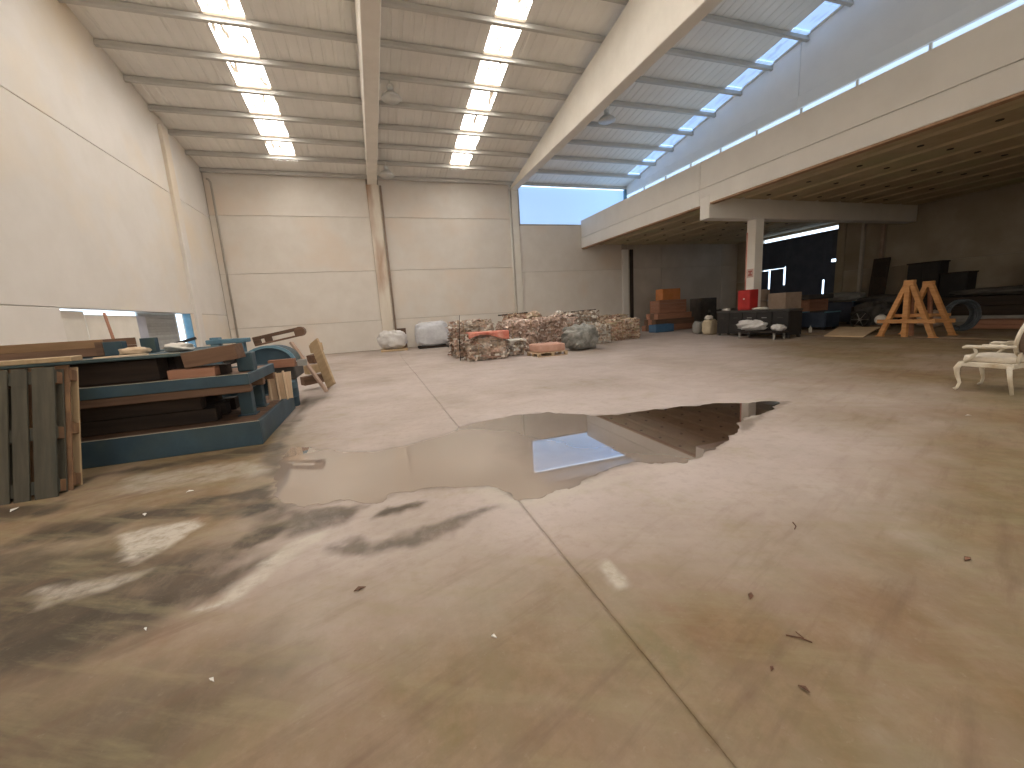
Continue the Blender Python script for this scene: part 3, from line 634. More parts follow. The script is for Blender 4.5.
def bale(label, loc, size, pal, rz=0, seed=1, tilt=(0, 0), layers=True):
    """pressed bale of mixed scraps: layered crumpled core, loose ends sticking out, binding straps"""
    rr = random.Random(seed); t = thing('scrap_bale', label, 'bale', loc, rz, 'bales of pressed scrap by the back wall'); P = PALS[pal]
    t.rotation_euler = (tilt[0], tilt[1], rz)
    a, b, h = size; mb = MB(); cell = .065
    def face(o, u, v, nrm, lu, lv):
        nu, nv = max(2, int(lu/cell)), max(2, int(lv/cell)); vs = []
        for j in range(nv+1):
            for i in range(nu+1):
                p = Vector(o)+Vector(u)*(lu*i/nu)+Vector(v)*(lv*j/nv)
                q = (p.x*4.1+p.z*9+seed, p.y*4.3+p.z*7)
                edge = min(i, nu-i, j, nv-j)
                dsp = (float(fbm(q[0], q[1], seed, 3))-.5)*.20+(float(fbm(p.x*1.3+seed, p.y*1.3+p.z, seed+5, 2))-.55)*.42-(.09 if edge == 0 else .03 if edge == 1 else 0)
                p = p+Vector(nrm)*dsp
                p.z = max(p.z, .003)
                vs.append(p)
        o0 = len(mb.v); mb.v += [tuple(p) for p in vs]
        for j in range(nv):
            c = rr.choice(P)
            for i in range(nu):
                if rr.random() < .38 or not layers: c = rr.choice(P)
                g = rr.uniform(.7, 1.2)
                mb.f.append((o0+j*(nu+1)+i, o0+j*(nu+1)+i+1, o0+(j+1)*(nu+1)+i+1, o0+(j+1)*(nu+1)+i)); mb.c.append(tuple(min(.8, q*g) for q in c))
    face((-a/2, -b/2, 0), (1, 0, 0), (0, 0, 1), (0, -1, 0), a, h); face((a/2, b/2, 0), (-1, 0, 0), (0, 0, 1), (0, 1, 0), a, h)
    face((-a/2, b/2, 0), (0, -1, 0), (0, 0, 1), (-1, 0, 0), b, h); face((a/2, -b/2, 0), (0, 1, 0), (0, 0, 1), (1, 0, 0), b, h)
    face((-a/2, -b/2, h), (1, 0, 0), (0, 1, 0), (0, 0, 1), a, b)
    mb.build('core', M_VCOL, t)
    sc = MB(); n = int(70*(a*h+b*h+a*b))
    for k in range(n):
        s = rr.random()
        if s < .4: p = Vector((rr.uniform(-a/2, a/2), -b/2-.02, rr.uniform(.05, h)))
        elif s < .7: p = Vector((rr.choice((-1, 1))*(a/2+.02), rr.uniform(-b/2, b/2), rr.uniform(.05, h)))
        else: p = Vector((rr.uniform(-a/2, a/2), rr.uniform(-b/2, b/2), h+.02))
        e = Euler((rr.uniform(-1, 1), rr.uniform(-1, 1), rr.uniform(0, 6.28))).to_matrix(); l, w_ = rr.uniform(.07, .24), rr.uniform(.03, .10); g = rr.uniform(.75, 1.25)
        vs = [p+e @ Vector((-l/2, -w_/2, 0)), p+e @ Vector((0, -w_/2, .03)), p+e @ Vector((l/2, -w_/2, 0)), p+e @ Vector((l/2, w_/2, 0)), p+e @ Vector((0, w_/2, .03)), p+e @ Vector((-l/2, w_/2, 0))]
        vs = [Vector((q.x, q.y, max(.004, q.z))) for q in vs]
        c = rr.choice(P); sc.add(vs, [(0, 1, 4, 5), (1, 2, 3, 4)], tuple(min(.85, q*g) for q in c))
    so = sc.build('scraps', M_VCOL, t); so['kind'] = 'stuff'
    for x in (-a*.26, a*.26):
        MB().tube([(x, -b/2-.05, .03), (x, -b/2-.06, h), (x, -b/2+.02, h+.06), (x, b/2-.02, h+.06), (x, b/2+.06, h), (x, b/2+.05, .03)], .009, 6).build('strap', M_WOOD_T, t)
    return t

# ------------------------------------------------------------------ bales in the middle of the back wall
bale('tall bale of brown scrap at the left end of the bale row', (3.45, 15.15, 0), (1.50, 1.0, 1.28), 'mix', .04, 11)
bale('tall pinkish scrap bale behind the white rag, second in the bale row', (5.35, 15.2, 0), (1.45, 1.0, 1.16), 'pink', -.03, 12)
bale('front bale of scrap topped with a red cloth', (3.55, 13.65, 0), (1.35, .8, .80), 'mix', .05, 13)
bale('low heap-like bale of pale scraps between red cloth and pallet', (4.80, 14.05, 0), (.6, .6, .45), 'pale', .2, 14)
bale('wide pink-topped bale behind the grey tarp bundle', (7.25, 16.0, 0), (1.7, 1.1, 1.22), 'pink', .12, 15)
bale('dark bale at the back with boards across its top', (6.55, 17.9, 0), (1.5, 1.0, 1.42), 'rust', -.05, 16)
bale('highest pale bale at the back of the bale row', (9.25, 17.75, 0), (1.9, 1.1, 1.36), 'pale', -.06, 17)
bale('low pale bale right of the grey tarp bundle', (9.0, 15.6, 0), (1.2, .9, .80), 'pale', .1, 18)
bale('rust-coloured bale at the right end of the bale row', (10.95, 16.5, 0), (1.4, 1.0, .90), 'rust', .10, 19)
bale('rust-brown bale behind the right end bale', (11.7, 18.6, 0), (1.6, 1.0, 1.05), 'rust', -.1, 20)
def cloth(name, label, c, a, b, mat, drop, seed, cat='cloth', z0=0):
    """cloth draped over the top and front edge of something"""
    mb = MB(); nu, nv = 26, 18; vs = []
    for j in range(nv+1):
        for i in range(nu+1):
            u, v = i/nu, j/nv; x = (u-.5)*a; s = v*(b+drop)
            wav = (float(fbm(u*7+seed, v*5, seed, 3))-.5)*.10
            if s < b: y, z = b-s, .02+abs(wav)*.6
            else: y, z = -.07-abs(wav)*.9, .02-(s-b)*(.8+.5*math.sin(u*5+seed))
            vs.append((x+wav*.3, y, z))
    o0 = 0
    fs = [(j*(nu+1)+i, j*(nu+1)+i+1, (j+1)*(nu+1)+i+1, (j+1)*(nu+1)+i) for j in range(nv) for i in range(nu)]
    o = mb.add(vs, fs).build(name, mat, smooth=True, loc=c); md = o.modifiers.new('thick', 'SOLIDIFY'); md.thickness = .012
    return tag(o, label, cat)
M_REDC = pm('red_cloth', (.56, .16, .11), (.64, .30, .23), 5, .9, .3)
cloth('red_cloth', 'faded red cloth draped over the front scrap bale', (3.60, 13.16, .93), 1.40, .55, M_REDC, .22, 3)
cloth('white_rag', 'crumpled white rag beside the red cloth', (4.80, 13.72, .56), .65, .5, M_RAG, .12, 8)
# low pallet with the pink slab
def pallet(name, label, loc, a, b, rz=0, mat=M_WOOD_P, bmat=M_WOOD_T, h=.144, cat='pallet'):
    t = thing(name, label, cat, loc, rz)
    d = MB().b2((-a/2, -.05, 0), (a/2, .05, .022)).mesh('deck_board', mat, bevel=.003)
    for k in range(7): link('deck_board', d, t, (0, -b/2+.05+k*(b-.1)/6, h-.022))
    for k in range(3): link('deck_board', d, t, (0, -b/2+.05+k*(b-.1)/2, .0))
    bl = MB().b2((-.05, -.05, 0), (.05, .05, h-.066)).mesh('block', bmat, bevel=.004); sb = MB().b2((-.05, -b/2, 0), (.05, b/2, .022)).mesh('stringer_board', mat, bevel=.003)
    for x in (-a/2+.05, 0, a/2-.05):
        link('stringer_board', sb, t, (x, 0, h-.044))
        for k in range(3): link('block', bl, t, (x, -b/2+.05+k*(b-.1)/2, .022))
    return t
pallet('low_pallet', 'pale wooden pallet carrying the pink slab before the bales', (5.62, 13.0, 0), 1.12, .95, .05)
tag(lump('pink_slab', (5.62, 13.0, .146), (1.06, .9, .27), pm('pink_foam', (.48, .27, .20), (.55, .33, .25), 6, .8, .15), None, 5, 16, .22, .02), 'pinkish rectangular slab lying on the pale pallet', 'slab')
tb = thing('tarp_bundle', 'bundle wrapped in shiny grey tarpaulin in front of the bales', 'bundle', (7.35, 13.75, 0), .3)
lump('tarp', (0, 0, 0), (1.35, 1.05, .92), M_TARP, tb, 4, 30, .75, .26, freq=4.5)
MB().tube([(.62*math.cos(k*PI/8), .49*math.sin(k*PI/8), .40+.05*math.sin(k)) for k in range(16)], .014, 6, closed=True).build('cord', M_DGREY, tb)
for k, (x, y, z, l, rz, lab) in enumerate(((6.1, 17.8, 1.46, 1.4, .1, 'dark board lying on the back bale left of the grey tarp bundle'), (9.5, 17.7, 1.40, 1.6, -.2, 'dark board lying across the highest pale bale'))):
    beam_thing('loose_board', lab, (x-l/2, y, z), (x+l/2, y+l*.1*rz, z+.05), .16, .05, M_WOOD_D, 'board')
tag(MB().tube([(2.72, 13.9, .0), (2.74, 13.85, .8), (2.80, 13.8, 1.55)], [.015, .012, .008], 6).build('twig', M_WOOD_D), 'thin stick standing up beside the front scrap bale', 'stick')

# ------------------------------------------------------------------ white sacks against the back wall
s1 = thing('rubble_sack', 'collapsed white sack on a wooden base by the stained column', 'sack', (.82, 21.6, 0))
MB().b2((-.62, -.5, 0), (.68, .5, .10)).build('wooden_base', M_WOOD_T, s1, bevel=.01)
lump('sack', (0, 0, .10), (1.40, 1.0, .92), M_BAG, s1, 6, 26, .7, .22)
MB().b2((.30, .55, .0), (.75, .62, 1.10)).build('backing_board', M_WOOD_B, s1)
s2 = thing('big_bag', 'large plastic-wrapped white bulk bag between sack and bale row', 'sack', (2.85, 21.7, 0))
MB().b2((-.75, -.5, 0), (.75, .5, .11)).build('wooden_base', M_WOOD_D, s2, bevel=.01)
lump('bag', (0, 0, .11), (1.72, 1.2, 1.22), pm('wrapped_plastic', (.56, .57, .60), (.68, .69, .71), 5, .35, .4, vary=.03), s2, 9, 28, .42, .10)
for s in (-.55, .55): MB().tube([(s-.12, 0, 1.25), (s-.08, 0, 1.38), (s+.05, .02, 1.40), (s+.12, .03, 1.24)], .022, 6).build('lifting_loop', M_BAG, s2, smooth=True)
tag(lump('rubbish_lump', (3.72, 20.6, 0), (.65, .5, .26), M_DGREY, None, 3, 16, .8, .3), 'small dark heap of rubbish beside the bulk bag', 'rubbish')

# ------------------------------------------------------------------ left: two pallets leaning back against the platforms
def standing_pallet(label, loc, lean, xs, mat, rmat):
    t = thing('standing_pallet', label, 'pallet', loc, 0); t.rotation_euler = (-lean, 0, 0); hh = 1.31
    for x0, x1 in xs: MB().b2((x0, 0, 0), (x1, .022, hh)).build('deck_board', mat, t, bevel=.004)
    a, b = xs[0][0], xs[-1][1]
    for z in (.05, .58, 1.15): MB().b2((a, .022, z), (b, .044, z+.13)).build('stringer_board', mat, t, bevel=.003)
    bk = MB().b2((-.05, .044, 0), (.05, .122, .12)).mesh('block', M_PALLET_B, bevel=.005)
    for x in (a+.05, (a+b)/2, b-.05):
        for z in (.05, .58, 1.15): link('block', bk, t, (x, 0, z))
        MB().b2((x-.05, .122, 0), (x+.05, .144, hh)).build('rear_board', rmat, t, bevel=.003)
    return t
LEAN = .29
standing_pallet('weathered grey pallet leaning upright at the left edge, the front one', (-3.13, 5.0, .0), LEAN, [(-.80, -.68), (-.64, -.52), (-.48, -.36), (-.33, -.21), (-.175, 0)], M_PALLET, M_PALLET)
standing_pallet('second pallet with a pale edge leaning behind the weathered front pallet', (-3.10, 5.165, .0), LEAN, [(-.80, -.68), (-.64, -.52), (-.48, -.36), (-.33, -.21), (-.12, 0)], M_PALLET_B, M_WOOD_T)
beam_thing('tan_plank', 'tan plank lying on top of the leaning pallets', (-4.3, 5.53, 1.318), (-3.03, 5.56, 1.318), .2, .05, M_WOOD_T, 'plank')

# stack of blue steel platforms
def platform(name, label, x0, x1, y0, y1, z0, z1, mat, deck, under=None, n=9, group='blue steel platforms in the left pile'):
    t = thing(name, label, 'platform', ((x0+x1)/2, (y0+y1)/2, z0), 0, group); a, b, h = x1-x0, y1-y0, z1-z0
    MB().b2((-a/2, -b/2, 0), (a/2, -b/2+.05, h)).build('front_rail', mat, t, bevel=.008)
    MB().b2((-a/2, b/2-.05, 0), (a/2, b/2, h)).build('rear_rail', mat, t, bevel=.008)
    MB().b2((a/2-.05, -b/2+.05, 0), (a/2, b/2-.05, h)).build('side_rail', mat, t, bevel=.008)
    MB().b2((-a/2, -b/2+.05, 0), (-a/2+.05, b/2-.05, h)).build('side_rail', mat, t, bevel=.008)
    dm = MB().b2((-a/2+.055, -b/n/2+.06/n, 0), (a/2-.055, b/n/2-.06/n-.006, .03)).mesh('deck_plank', deck, bevel=.004)
    for k in range(n): link('deck_plank', dm, t, (0, -b/2+.05+(b-.1)*(k+.5)/n, h-.045))
    MB().b2((-a/2+.004, -b/2-.003, h), (a/2-.004, -b/2+.012, h+.006)).build('worn_edge', M_EDGE, t)
    if under:
        for y in (-b/2+.06, 0, b/2-.06): MB().b2((-a/2, y-.05, -under), (a/2, y+.05, -.002)).build('timber_bearer', M_WOOD_B, t, bevel=.008)
    return t
platform('steel_platform', 'lowest blue steel platform resting on the floor in the left pile', -4.6, -1.56, 5.96, 8.35, 0, .32, M_BLUE, M_WOOD_B)
platform('steel_platform', 'middle blue steel platform on timber bearers in the left pile', -4.6, -1.60, 5.97, 7.4, .81, .95, M_BLUE, M_WOOD_B, .10)
platform('steel_platform', 'uppermost blue-green platform with pale front edge in the left pile', -4.7, -2.28, 6.0, 8.0, 1.237, 1.275, pm('teal_plate', (.06, .10, .11), (.09, .14, .15), 3, .6, .1), M_BLUE, None, 6)
def post(label, x, y, z0, z1, s=.16, mat=M_BLUE):
    t = thing('steel_post', label, 'post', (x, y, z0), 0, 'blue posts between the platforms'); h = z1-z0
    MB().b2((-s/2, -s/2, .015), (s/2, s/2, h-.015)).build('shaft', mat, t, bevel=.008)
    for z in (0, h-.015): MB().b2((-s*.7, -s*.7, z), (s*.7, s*.7, z+.015)).build('plate', mat, t)
post('short blue post under the right end of the middle platform', -1.84, 6.62, .307, .708)
post('short blue post under the rear right corner of the middle platform', -1.84, 7.2, .307, .708)
# dark fillers added inside the gaps to give them their shade
for k in range(5):
    beam_thing('dark_filler', 'dark filler shading the gap between lowest and middle platform', (-4.5, 6.45+k*.2, .40), (-2.15-.12*(k % 2), 6.45+k*.2, .40), .19, .18, M_WOOD_D, group='dark fillers between the platforms')
    beam_thing('dark_filler', 'dark filler shading the gap between lowest and middle platform', (-4.5, 6.45+k*.2, .585), (-2.3-.15*(k % 3), 6.45+k*.2, .585), .19, .18, M_WOOD_D, group='dark fillers between the platforms')
for k in range(4):
    beam_thing('dark_filler', 'dark filler shading the gap under the uppermost platform', (-4.5, 6.35+k*.32, 1.085), (-2.62+.06*(k % 2), 6.35+k*.32, 1.085), .28, .268, M_WOOD_D, group='dark fillers under the top platform')
# blocks on the middle platform
beam_thing('orange_block', 'short orange-brown timber block at the front of the middle platform', (-2.46, 6.10, 1.012), (-1.96, 6.09, 1.012), .18, .115, M_WOOD_R, 'block')
beam_thing('packing_block', 'brown packing block behind the orange block', (-2.3, 6.34, 1.01), (-1.9, 6.34, 1.01), .2, .13, M_WOOD_D, 'block')
beam_thing('heavy_timber', 'heavy dark brown timber lying tilted over the orange block', (-2.27, 6.14, 1.175), (-1.68, 6.12, 1.245), .30, .19, M_WOOD_B, roll=0)
tag(MB().b2((-1.83, 6.42, .945), (-1.64, 6.62, 1.20)).build('blue_block', M_BLUE, bevel=.012), 'dark blue steel block at the right end of the middle platform', 'block')
# brown board wall behind the pallet
t = thing('board_crate', 'long brown plank crate behind the standing pallet', 'crate', (-4.97, 7.5, 1.272), 0)
for k in range(2): MB().b2((-1.05, -.42, .003+k*.112), (1.42, -.395, .112+k*.112)).build('board', M_WOOD_B if k == 0 else pm('rust_brown_board', (.25, .145, .07), (.34, .20, .105), 3, .8, .15, stretch=(.5, 4, 4)), t, bevel=.004)
MB().b2((-1.05, -.395, .003), (1.42, .4, .03)).build('base', M_WOOD_B, t)
for k in range(2): MB().b2((-1.05, .40, .003+k*.112), (1.42, .425, .112+k*.112)).build('board', M_WOOD_B, t, bevel=.004)
for x in (-1.0, .2, 1.38): MB().b2((x-.04, -.435, 0.003), (x+.04, -.42, .19)).build('batten', M_WOOD_B, t)
# things lying on the uppermost platform
def tub(name, label, loc, size, mat, rz=0):
    t = thing(name, label, 'tub', loc, rz); a, b, h = size
    MB().b2((-a/2, -b/2, 0), (a/2, b/2, h*.12)).build('bottom', mat, t, bevel=.006)
    for s in (-1, 1):
        MB().b2((-a/2, s*(b/2-.012)-.012, 0.01), (a/2, s*(b/2-.012)+.012, h)).build('side', mat, t, bevel=.005)
        MB().b2((s*(a/2-.012)-.012, -b/2+.024, 0.01), (s*(a/2-.012)+.012, b/2-.024, h)).build('end', mat, t, bevel=.005)
    return t
tub('blue_tub', 'blue tub on the uppermost platform, the one by the leaning pole', tuple(yp(116.5, 351, 7.0).xy)+(1.267,), (.20, .14, .19), M_BLUE)
tub('blue_tub', 'blue tub on the uppermost platform, the one before the grey shutter', tuple(yp(151, 350, 7.2).xy)+(1.267,), (.17, .12, .21), M_BLUE)
q = yp(135, 350, 6.55); tag(lump('yellow_rag', (q.x, q.y, 1.262), (.30, .3, .11), M_WOOD_P, None, 8, 14, .8, .3), 'crumpled yellowish rag between the two blue tubs', 'rag')
q = yp(182, 350, 6.9); tag(lump('white_scrap', (q.x-.02, q.y, 1.262), (.30, .4, .12), M_RAG, None, 12, 14, .8, .4), 'crumpled white sheet at the right end of the uppermost platform', 'rag')
beam_thing('thin_lath', 'thin pale lath lying on the uppermost platform', (-3.25, 6.25, 1.277), (-2.75, 6.35, 1.277), .07, .02, M_WOOD_P, 'lath')
beam_thing('dark_bar', 'dark metal bar lying across the white sheet', tuple(yp(168, 346, 7.2)), tuple(yp(196, 338, 7.2)), .04, .04, M_BLACK, 'bar')
# pole leaning in the boarded opening
pa = xp(104, 313, XL+.12); pb = xp(114, 341, XL+.42); pc = pa+(pb-pa)*(pa.z/(pa.z-pb.z))
beam_thing('leaning_pole', 'red-brown pole leaning against the white boarded opening', pa, (pc.x, pc.y, .02), .06, .05, M_WOOD_R, 'pole')

# ------------------------------------------------------------------ left, further back: blue machine parts and boards
mc = thing('blue_machine', 'old blue machine with rounded guard behind the platforms', 'machine', (-2.15, 9.15, 0))
MB().b2((-.9, -.1, .0), (.42, .75, .50)).build('bed', M_BLUE, mc, bevel=.02)
MB().b2((-.85, -.35, .50), (.60, .6, .76)).build('body', M_DGREY, mc, bevel=.02)
gd = [(.44*math.cos(a_*PI/14), .33*math.sin(a_*PI/14)) for a_ in range(15)]
MB().prism([(x+.18, z+.84) for x, z in gd], 'y', -.32, .34).build('guard', M_BLUE, mc, bevel=.01)
MB().prism([(x*1.06+.18, z*1.06+.84) for x, z in gd]+[(x*.92+.18, z*.92+.84) for x, z in gd[::-1]], 'y', -.40, -.33).build('guard_rim', M_BLUE_L, mc)
MB().b2((-.72, -.35, .80), (-.58, -.15, 1.40)).build('upright', M_BLUE_L, mc, bevel=.01)
MB().b2((-.32, -.35, .80), (-.20, -.15, 1.36)).build('upright', M_BLUE_L, mc, bevel=.01)
MB().b2((-.78, -.37, 1.28), (-.12, -.12, 1.36)).build('cross_bar', M_BLUE_L, mc, bevel=.01)
MB().tube([(-.45, -.42, 1.0), (-.45, .2, 1.0)], .11, 16).build('roller', M_BLACK, mc, smooth=False)
MB().b2((-.95, -.36, .77), (-.75, .2, 1.22)).build('side_box', M_BLUE_L, mc, bevel=.01)
beam_thing('brown_beam', 'reddish-brown beam lying in front of the blue machine', (-1.95, 8.68, .838), (-1.50, 8.66, .838), .16, .15, M_WOOD_R)
beam_thing('grey_pipe_stub', 'short grey tube on the end of the brown beam', (-1.47, 8.66, .822), (-1.30, 8.68, .822), .12, .12, M_GREY, 'tube')
# bar with two white inserts
bb = thing('slotted_beam', 'long brown slotted frame lying on the blue machine', 'beam', (-2.02, 9.45, 1.42), 0)
pA, pB = yp(254, 342, 9.1), yp(302, 331, 9.1); dv = pB-pA
bb.location = (pA+pB)/2; bb.rotation_euler = (0, -math.atan2(dv.z, dv.x), 0); L_ = dv.length
MB().b2((-L_/2, -.05, .025), (L_/2, .05, .09)).build('upper_rail', M_WOOD_B, bb, bevel=.008)
MB().b2((-L_/2, -.05, -.09), (L_/2, .05, -.055)).build('lower_rail', M_WOOD_B, bb, bevel=.008)
for x in (-L_/2+.06, -.18, L_/2-.08): MB().b2((x-.06, -.045, -.06), (x+.06, .045, .03)).build('spacer', M_WOOD_B, bb)
MB().tube([(L_/2-.03, -.12, 0), (L_/2-.03, .12, 0)], .095, 14).build('round_end', M_WOOD_B, bb)
# blue drum
dr = thing('blue_drum', 'small blue drum on the floor beside the platforms', 'drum', (gp(296, 401).x+.02, gp(296, 401).y-.55, 0))
MB().lathe([(.13, 0), (.15, .02), (.15, .17), (.158, .18), (.15, .19), (.15, .34), (.158, .35), (.15, .36), (.145, .46), (.12, .47)], n=20).build('body', M_BLUE, dr, smooth=True)
MB().lathe([(.12, .47), (.128, .485), (.10, .49)], n=20).build('lid', M_BLUE_L, dr)
# cream slatted panel leaning on the lowest platform
sp = thing('slatted_panel', 'cream slatted panel leaning at the right side of the lowest platform', 'panel', (-1.52, 7.62, .0))
a0, a1 = yp(270, 404, 7.45), yp(265, 374, 7.45); a0.z = max(a0.z, .335)
for k in range(3):
    o = Vector((k*.115, 0, 0)); MB().bar(Vector((a0.x+.05, 7.40, a0.z))+o-Vector(sp.location), Vector((a1.x+.02, 7.50, a1.z-.02))+o+Vector((0, 0, k*.02))-Vector(sp.location), .03, .075).build('slat', M_WOOD_P, sp, bevel=.006)
sl = Vector(sp.location)
MB().prism([(a0.x-.01, a0.z), (a0.x+.34, a0.z), (a1.x+.36, a1.z), (a1.x+.01, a1.z-.02)], 'y', 7.50, 7.525).build('backing', M_WOOD_P, sp).data.transform(Matrix.Translation(-sl))
# boards leaning
def leaning(name, label, top, bot, w_, th, mat):
    return beam_thing(name, label, top, bot, w_, th, mat, 'board')
b0 = gp(327, 393); t0 = yp(291, 342, b0.y+.25)
leaning('leaning_lath', 'long pinkish lath leaning against the blue machine', t0, (b0.x, b0.y, .03), .10, .05, pm('pink_lath', (.40, .27, .20), (.48, .34, .26), 3, .8, .1))
b1 = gp(332, 389); t1 = yp(314, 341, b1.y+.35)
leaning('leaning_board', 'wide tan board leaning at the end of the left pile', t1, (b1.x, b1.y, .075), .05, .34, M_WOOD_T)
for k in range(4):
    beam_thing('offcut', 'rough timber offcut heaped behind the leaning boards', (-1.75+.1*k, 10.6+.12*k, .22+.24*k), (-1.25-.04*k, 10.9+.1*k, .24+.25*k), .22, .2, M_WOOD_T if k % 2 else M_WOOD_B, 'offcut', 'offcuts behind the leaning boards')

# ------------------------------------------------------------------ right: things under the mezzanine
# black bench with drawers
bn = thing('black_bench', 'long low black workbench in front of the annex column', 'bench', (14.62, 12.50, 0))
MB().b2((-.36, -1.66, .98), (.36, 1.66, 1.05)).build('top', M_DGREY, bn, bevel=.01)
for k in range(5):
    y0 = -1.64+k*.656
    dd = MB().b2((-.34, y0+.02, .52), (-.30, y0+.636, .97)).build('drawer', M_BLACK, bn, bevel=.008)
    MB().b2((-.37, y0+.22, .74), (-.34, y0+.42, .77)).build('handle', M_GREY if k in (1, 2) else M_DGREY, dd)
    MB().b2((-.34, y0+.02, .10), (-.30, y0+.636, .50)).build('lower_panel', M_BLACK, bn, bevel=.008)
MB().b2((-.30, -1.64, .10), (.34, 1.64, .97)).build('carcass', M_BLACK, bn)
for y in (-1.58, 1.58):
    for x in (-.25, .28): MB().b2((x-.04, y-.05, 0), (x+.04, y+.05, .10)).build('foot', M_DGREY, bn)
rc = thing('red_cabinet', 'small red metal cabinet standing on the black bench before the column', 'cabinet', (14.68, 12.95, 1.051))
MB().b2((-.22, -.29, 0), (.22, .29, .82)).build('body', M_RED, rc, bevel=.012)
dd = MB().b2((-.242, -.27, .03), (-.222, .27, .79)).build('door', M_RED, rc, bevel=.006)
MB().lathe([(.035, -.262), (.03, -.28)], n=12).build('knob', M_WHITE, dd).rotation_euler = (0, 0, 0)
bpy.data.objects['knob'].data.transform(Matrix.Translation((.02, -.02, .46)) @ Matrix.Rotation(PI/2, 4, 'Y')); 
for k, (y, l, sd_) in enumerate(((13.85, .30, 1), (12.2, .6, 2))):
    tag(lump('white_rag', (14.5, y, 1.051), (.3, l, .10), M_RAG, None, 20+k, 14, .8, .45), ('white rag lying on the far end of the black bench', 'white rag lying on the black bench nearer than the red cabinet')[k], 'rag')
# fire sign on the annex column
sg = thing('column_sign', 'small red and white sign on the annex column', 'sign', (15.058, 13.22, 2.55))
MB().b2((-.008, -.15, -.17), (0, .15, .17)).build('plate', pm('pale_pink_sign', (.62, .42, .36), (.66, .46, .40), 3, .6, 0), sg)
MB().b2((-.011, -.09, -.10), (-.008, .09, -.04)).b2((-.011, -.09, .04), (-.008, .09, .10)).b2((-.011, -.03, -.10), (-.008, .03, .10)).build('symbol', M_INK, sg)
# trolley with bundled white sheeting
ca = thing('low_trolley', 'low dark trolley in front of the black bench', 'trolley', (13.80, 11.55, 0), .06)
MB().b2((-.34, -.95, .24), (.34, .95, .29)).build('deck', M_WOOD_D, ca, bevel=.008)
for x in (-.26, .26):
    for y in (-.7, .7): MB().b2((x-.03, y-.03, 0), (x+.03, y+.03, .24)).build('leg', M_GREY, ca, bevel=.005)
tag(lump('white_bundle', (13.77, 11.92, .291), (.5, 1.15, .40), M_BAG, None, 31, 22, .85, .35), 'large bundle of white sheeting on the low trolley', 'bundle')
tag(lump('white_bundle', (13.83, 10.88, .291), (.45, .42, .24), M_BAG, None, 33, 18, .85, .35), 'small white bundle at the near end of the low trolley', 'bundle')
# cream sack with a white rag, small grey sack
s3 = thing('cream_sack', 'cream paper sack with white rag on top beside the black bench', 'sack', (14.6, 14.85, 0), .2)
lump('sack', (0, 0, 0), (.62, .5, .68), pm('cream_sack', (.46, .38, .26), (.56, .47, .33), 5, .8, .3), s3, 7, 20, .45, .12)
lump('rag', (0, .06, .66), (.34, .34, .22), M_RAG, s3, 8, 14, .8, .3)
tag(lump('grey_sack', (14.65, 15.6, 0), (.5, .45, .60), M_GREY, None, 41, 18, .7, .25), 'small grey sack left of the cream sack', 'sack')
# pile near the back wall under the mezzanine
for k in range(9):
    r_, c_ = divmod(k, 3)
    beam_thing('stacked_beam', 'brown beam in the stack below the orange box', (14.9+.15*r_, 19.4+.36*c_, .17+.33*r_), (18.0-.2*r_, 19.45+.36*c_, .17+.33*r_), .32, .32, M_WOOD_B if k % 2 else M_WOOD_R, 'timber', 'brown beams stacked near the back wall')
crate('brown_crate', 'brown board crate on the beam stack under the orange box', 'crate', (16.4, 19.85, 1.0), (1.9, .8, .72), M_WOOD_R, boards=4)
ob = carton('orange box on top of the pile near the back wall', (16.35, 19.8, 1.732), (1.25, .6, .62), M_ORANGE)
tub('blue_tub', 'blue tub on the floor before the brown beam stack', (15.05, 18.75, 0), (1.2, .6, .42), pm('strong_blue', (.05, .13, .24), (.08, .18, .32), 3, .5, .05))
cab = thing('dark_locker', 'dark locker right of the brown beam stack', 'cabinet', (19.3, 20.2, 0))
MB().b2((-.6, -.45, .06), (.6, .45, 1.72)).build('body', M_DGREY, cab, bevel=.01)
for s in (-1, 1):
    dd = MB().b2((s*.30-.28, -.475, .1), (s*.30+.28, -.452, 1.68)).build('door', M_DGREY, cab, bevel=.006); MB().b2((s*.06-.015, -.50, .85), (s*.06+.015, -.475, 1.0)).build('handle', M_GREY, dd)
for x in (-.5, .5):
    for y in (-.4, .4): MB().b2((x-.05, y-.05, 0), (x+.05, y+.05, .06)).build('foot', M_BLACK, cab)
tag(lump('dark_heap', (21.4, 20.2, 0), (2.6, 1.6, .95), M_DGREY, None, 51, 24, .9, .35), 'dark covered heap at the foot of the annex back wall', 'heap')
# cartons behind the bench
for k, (x, y, z, a, b, h, lab) in enumerate((
    (16.9, 14.55, 0, 1.1, .9, .72, 'bottom carton of the pile seen right of the annex column'), (16.9, 14.55, .74, 1.0, .85, .62, 'middle carton of the pile seen right of the annex column'), (16.9, 14.5, 1.38, .85, .75, .50, 'top carton of the pile seen right of the annex column'),
    (17.5, 13.55, 0, 1.0, .9, .8, 'bottom carton of the pile before the dark sliding door'), (17.5, 13.55, .82, .95, .85, .85, 'tall top carton of the pile before the dark sliding door'))):
    carton(lab, (x, y, z), (a, b, h), M_CARD, .1*(k % 3-1))
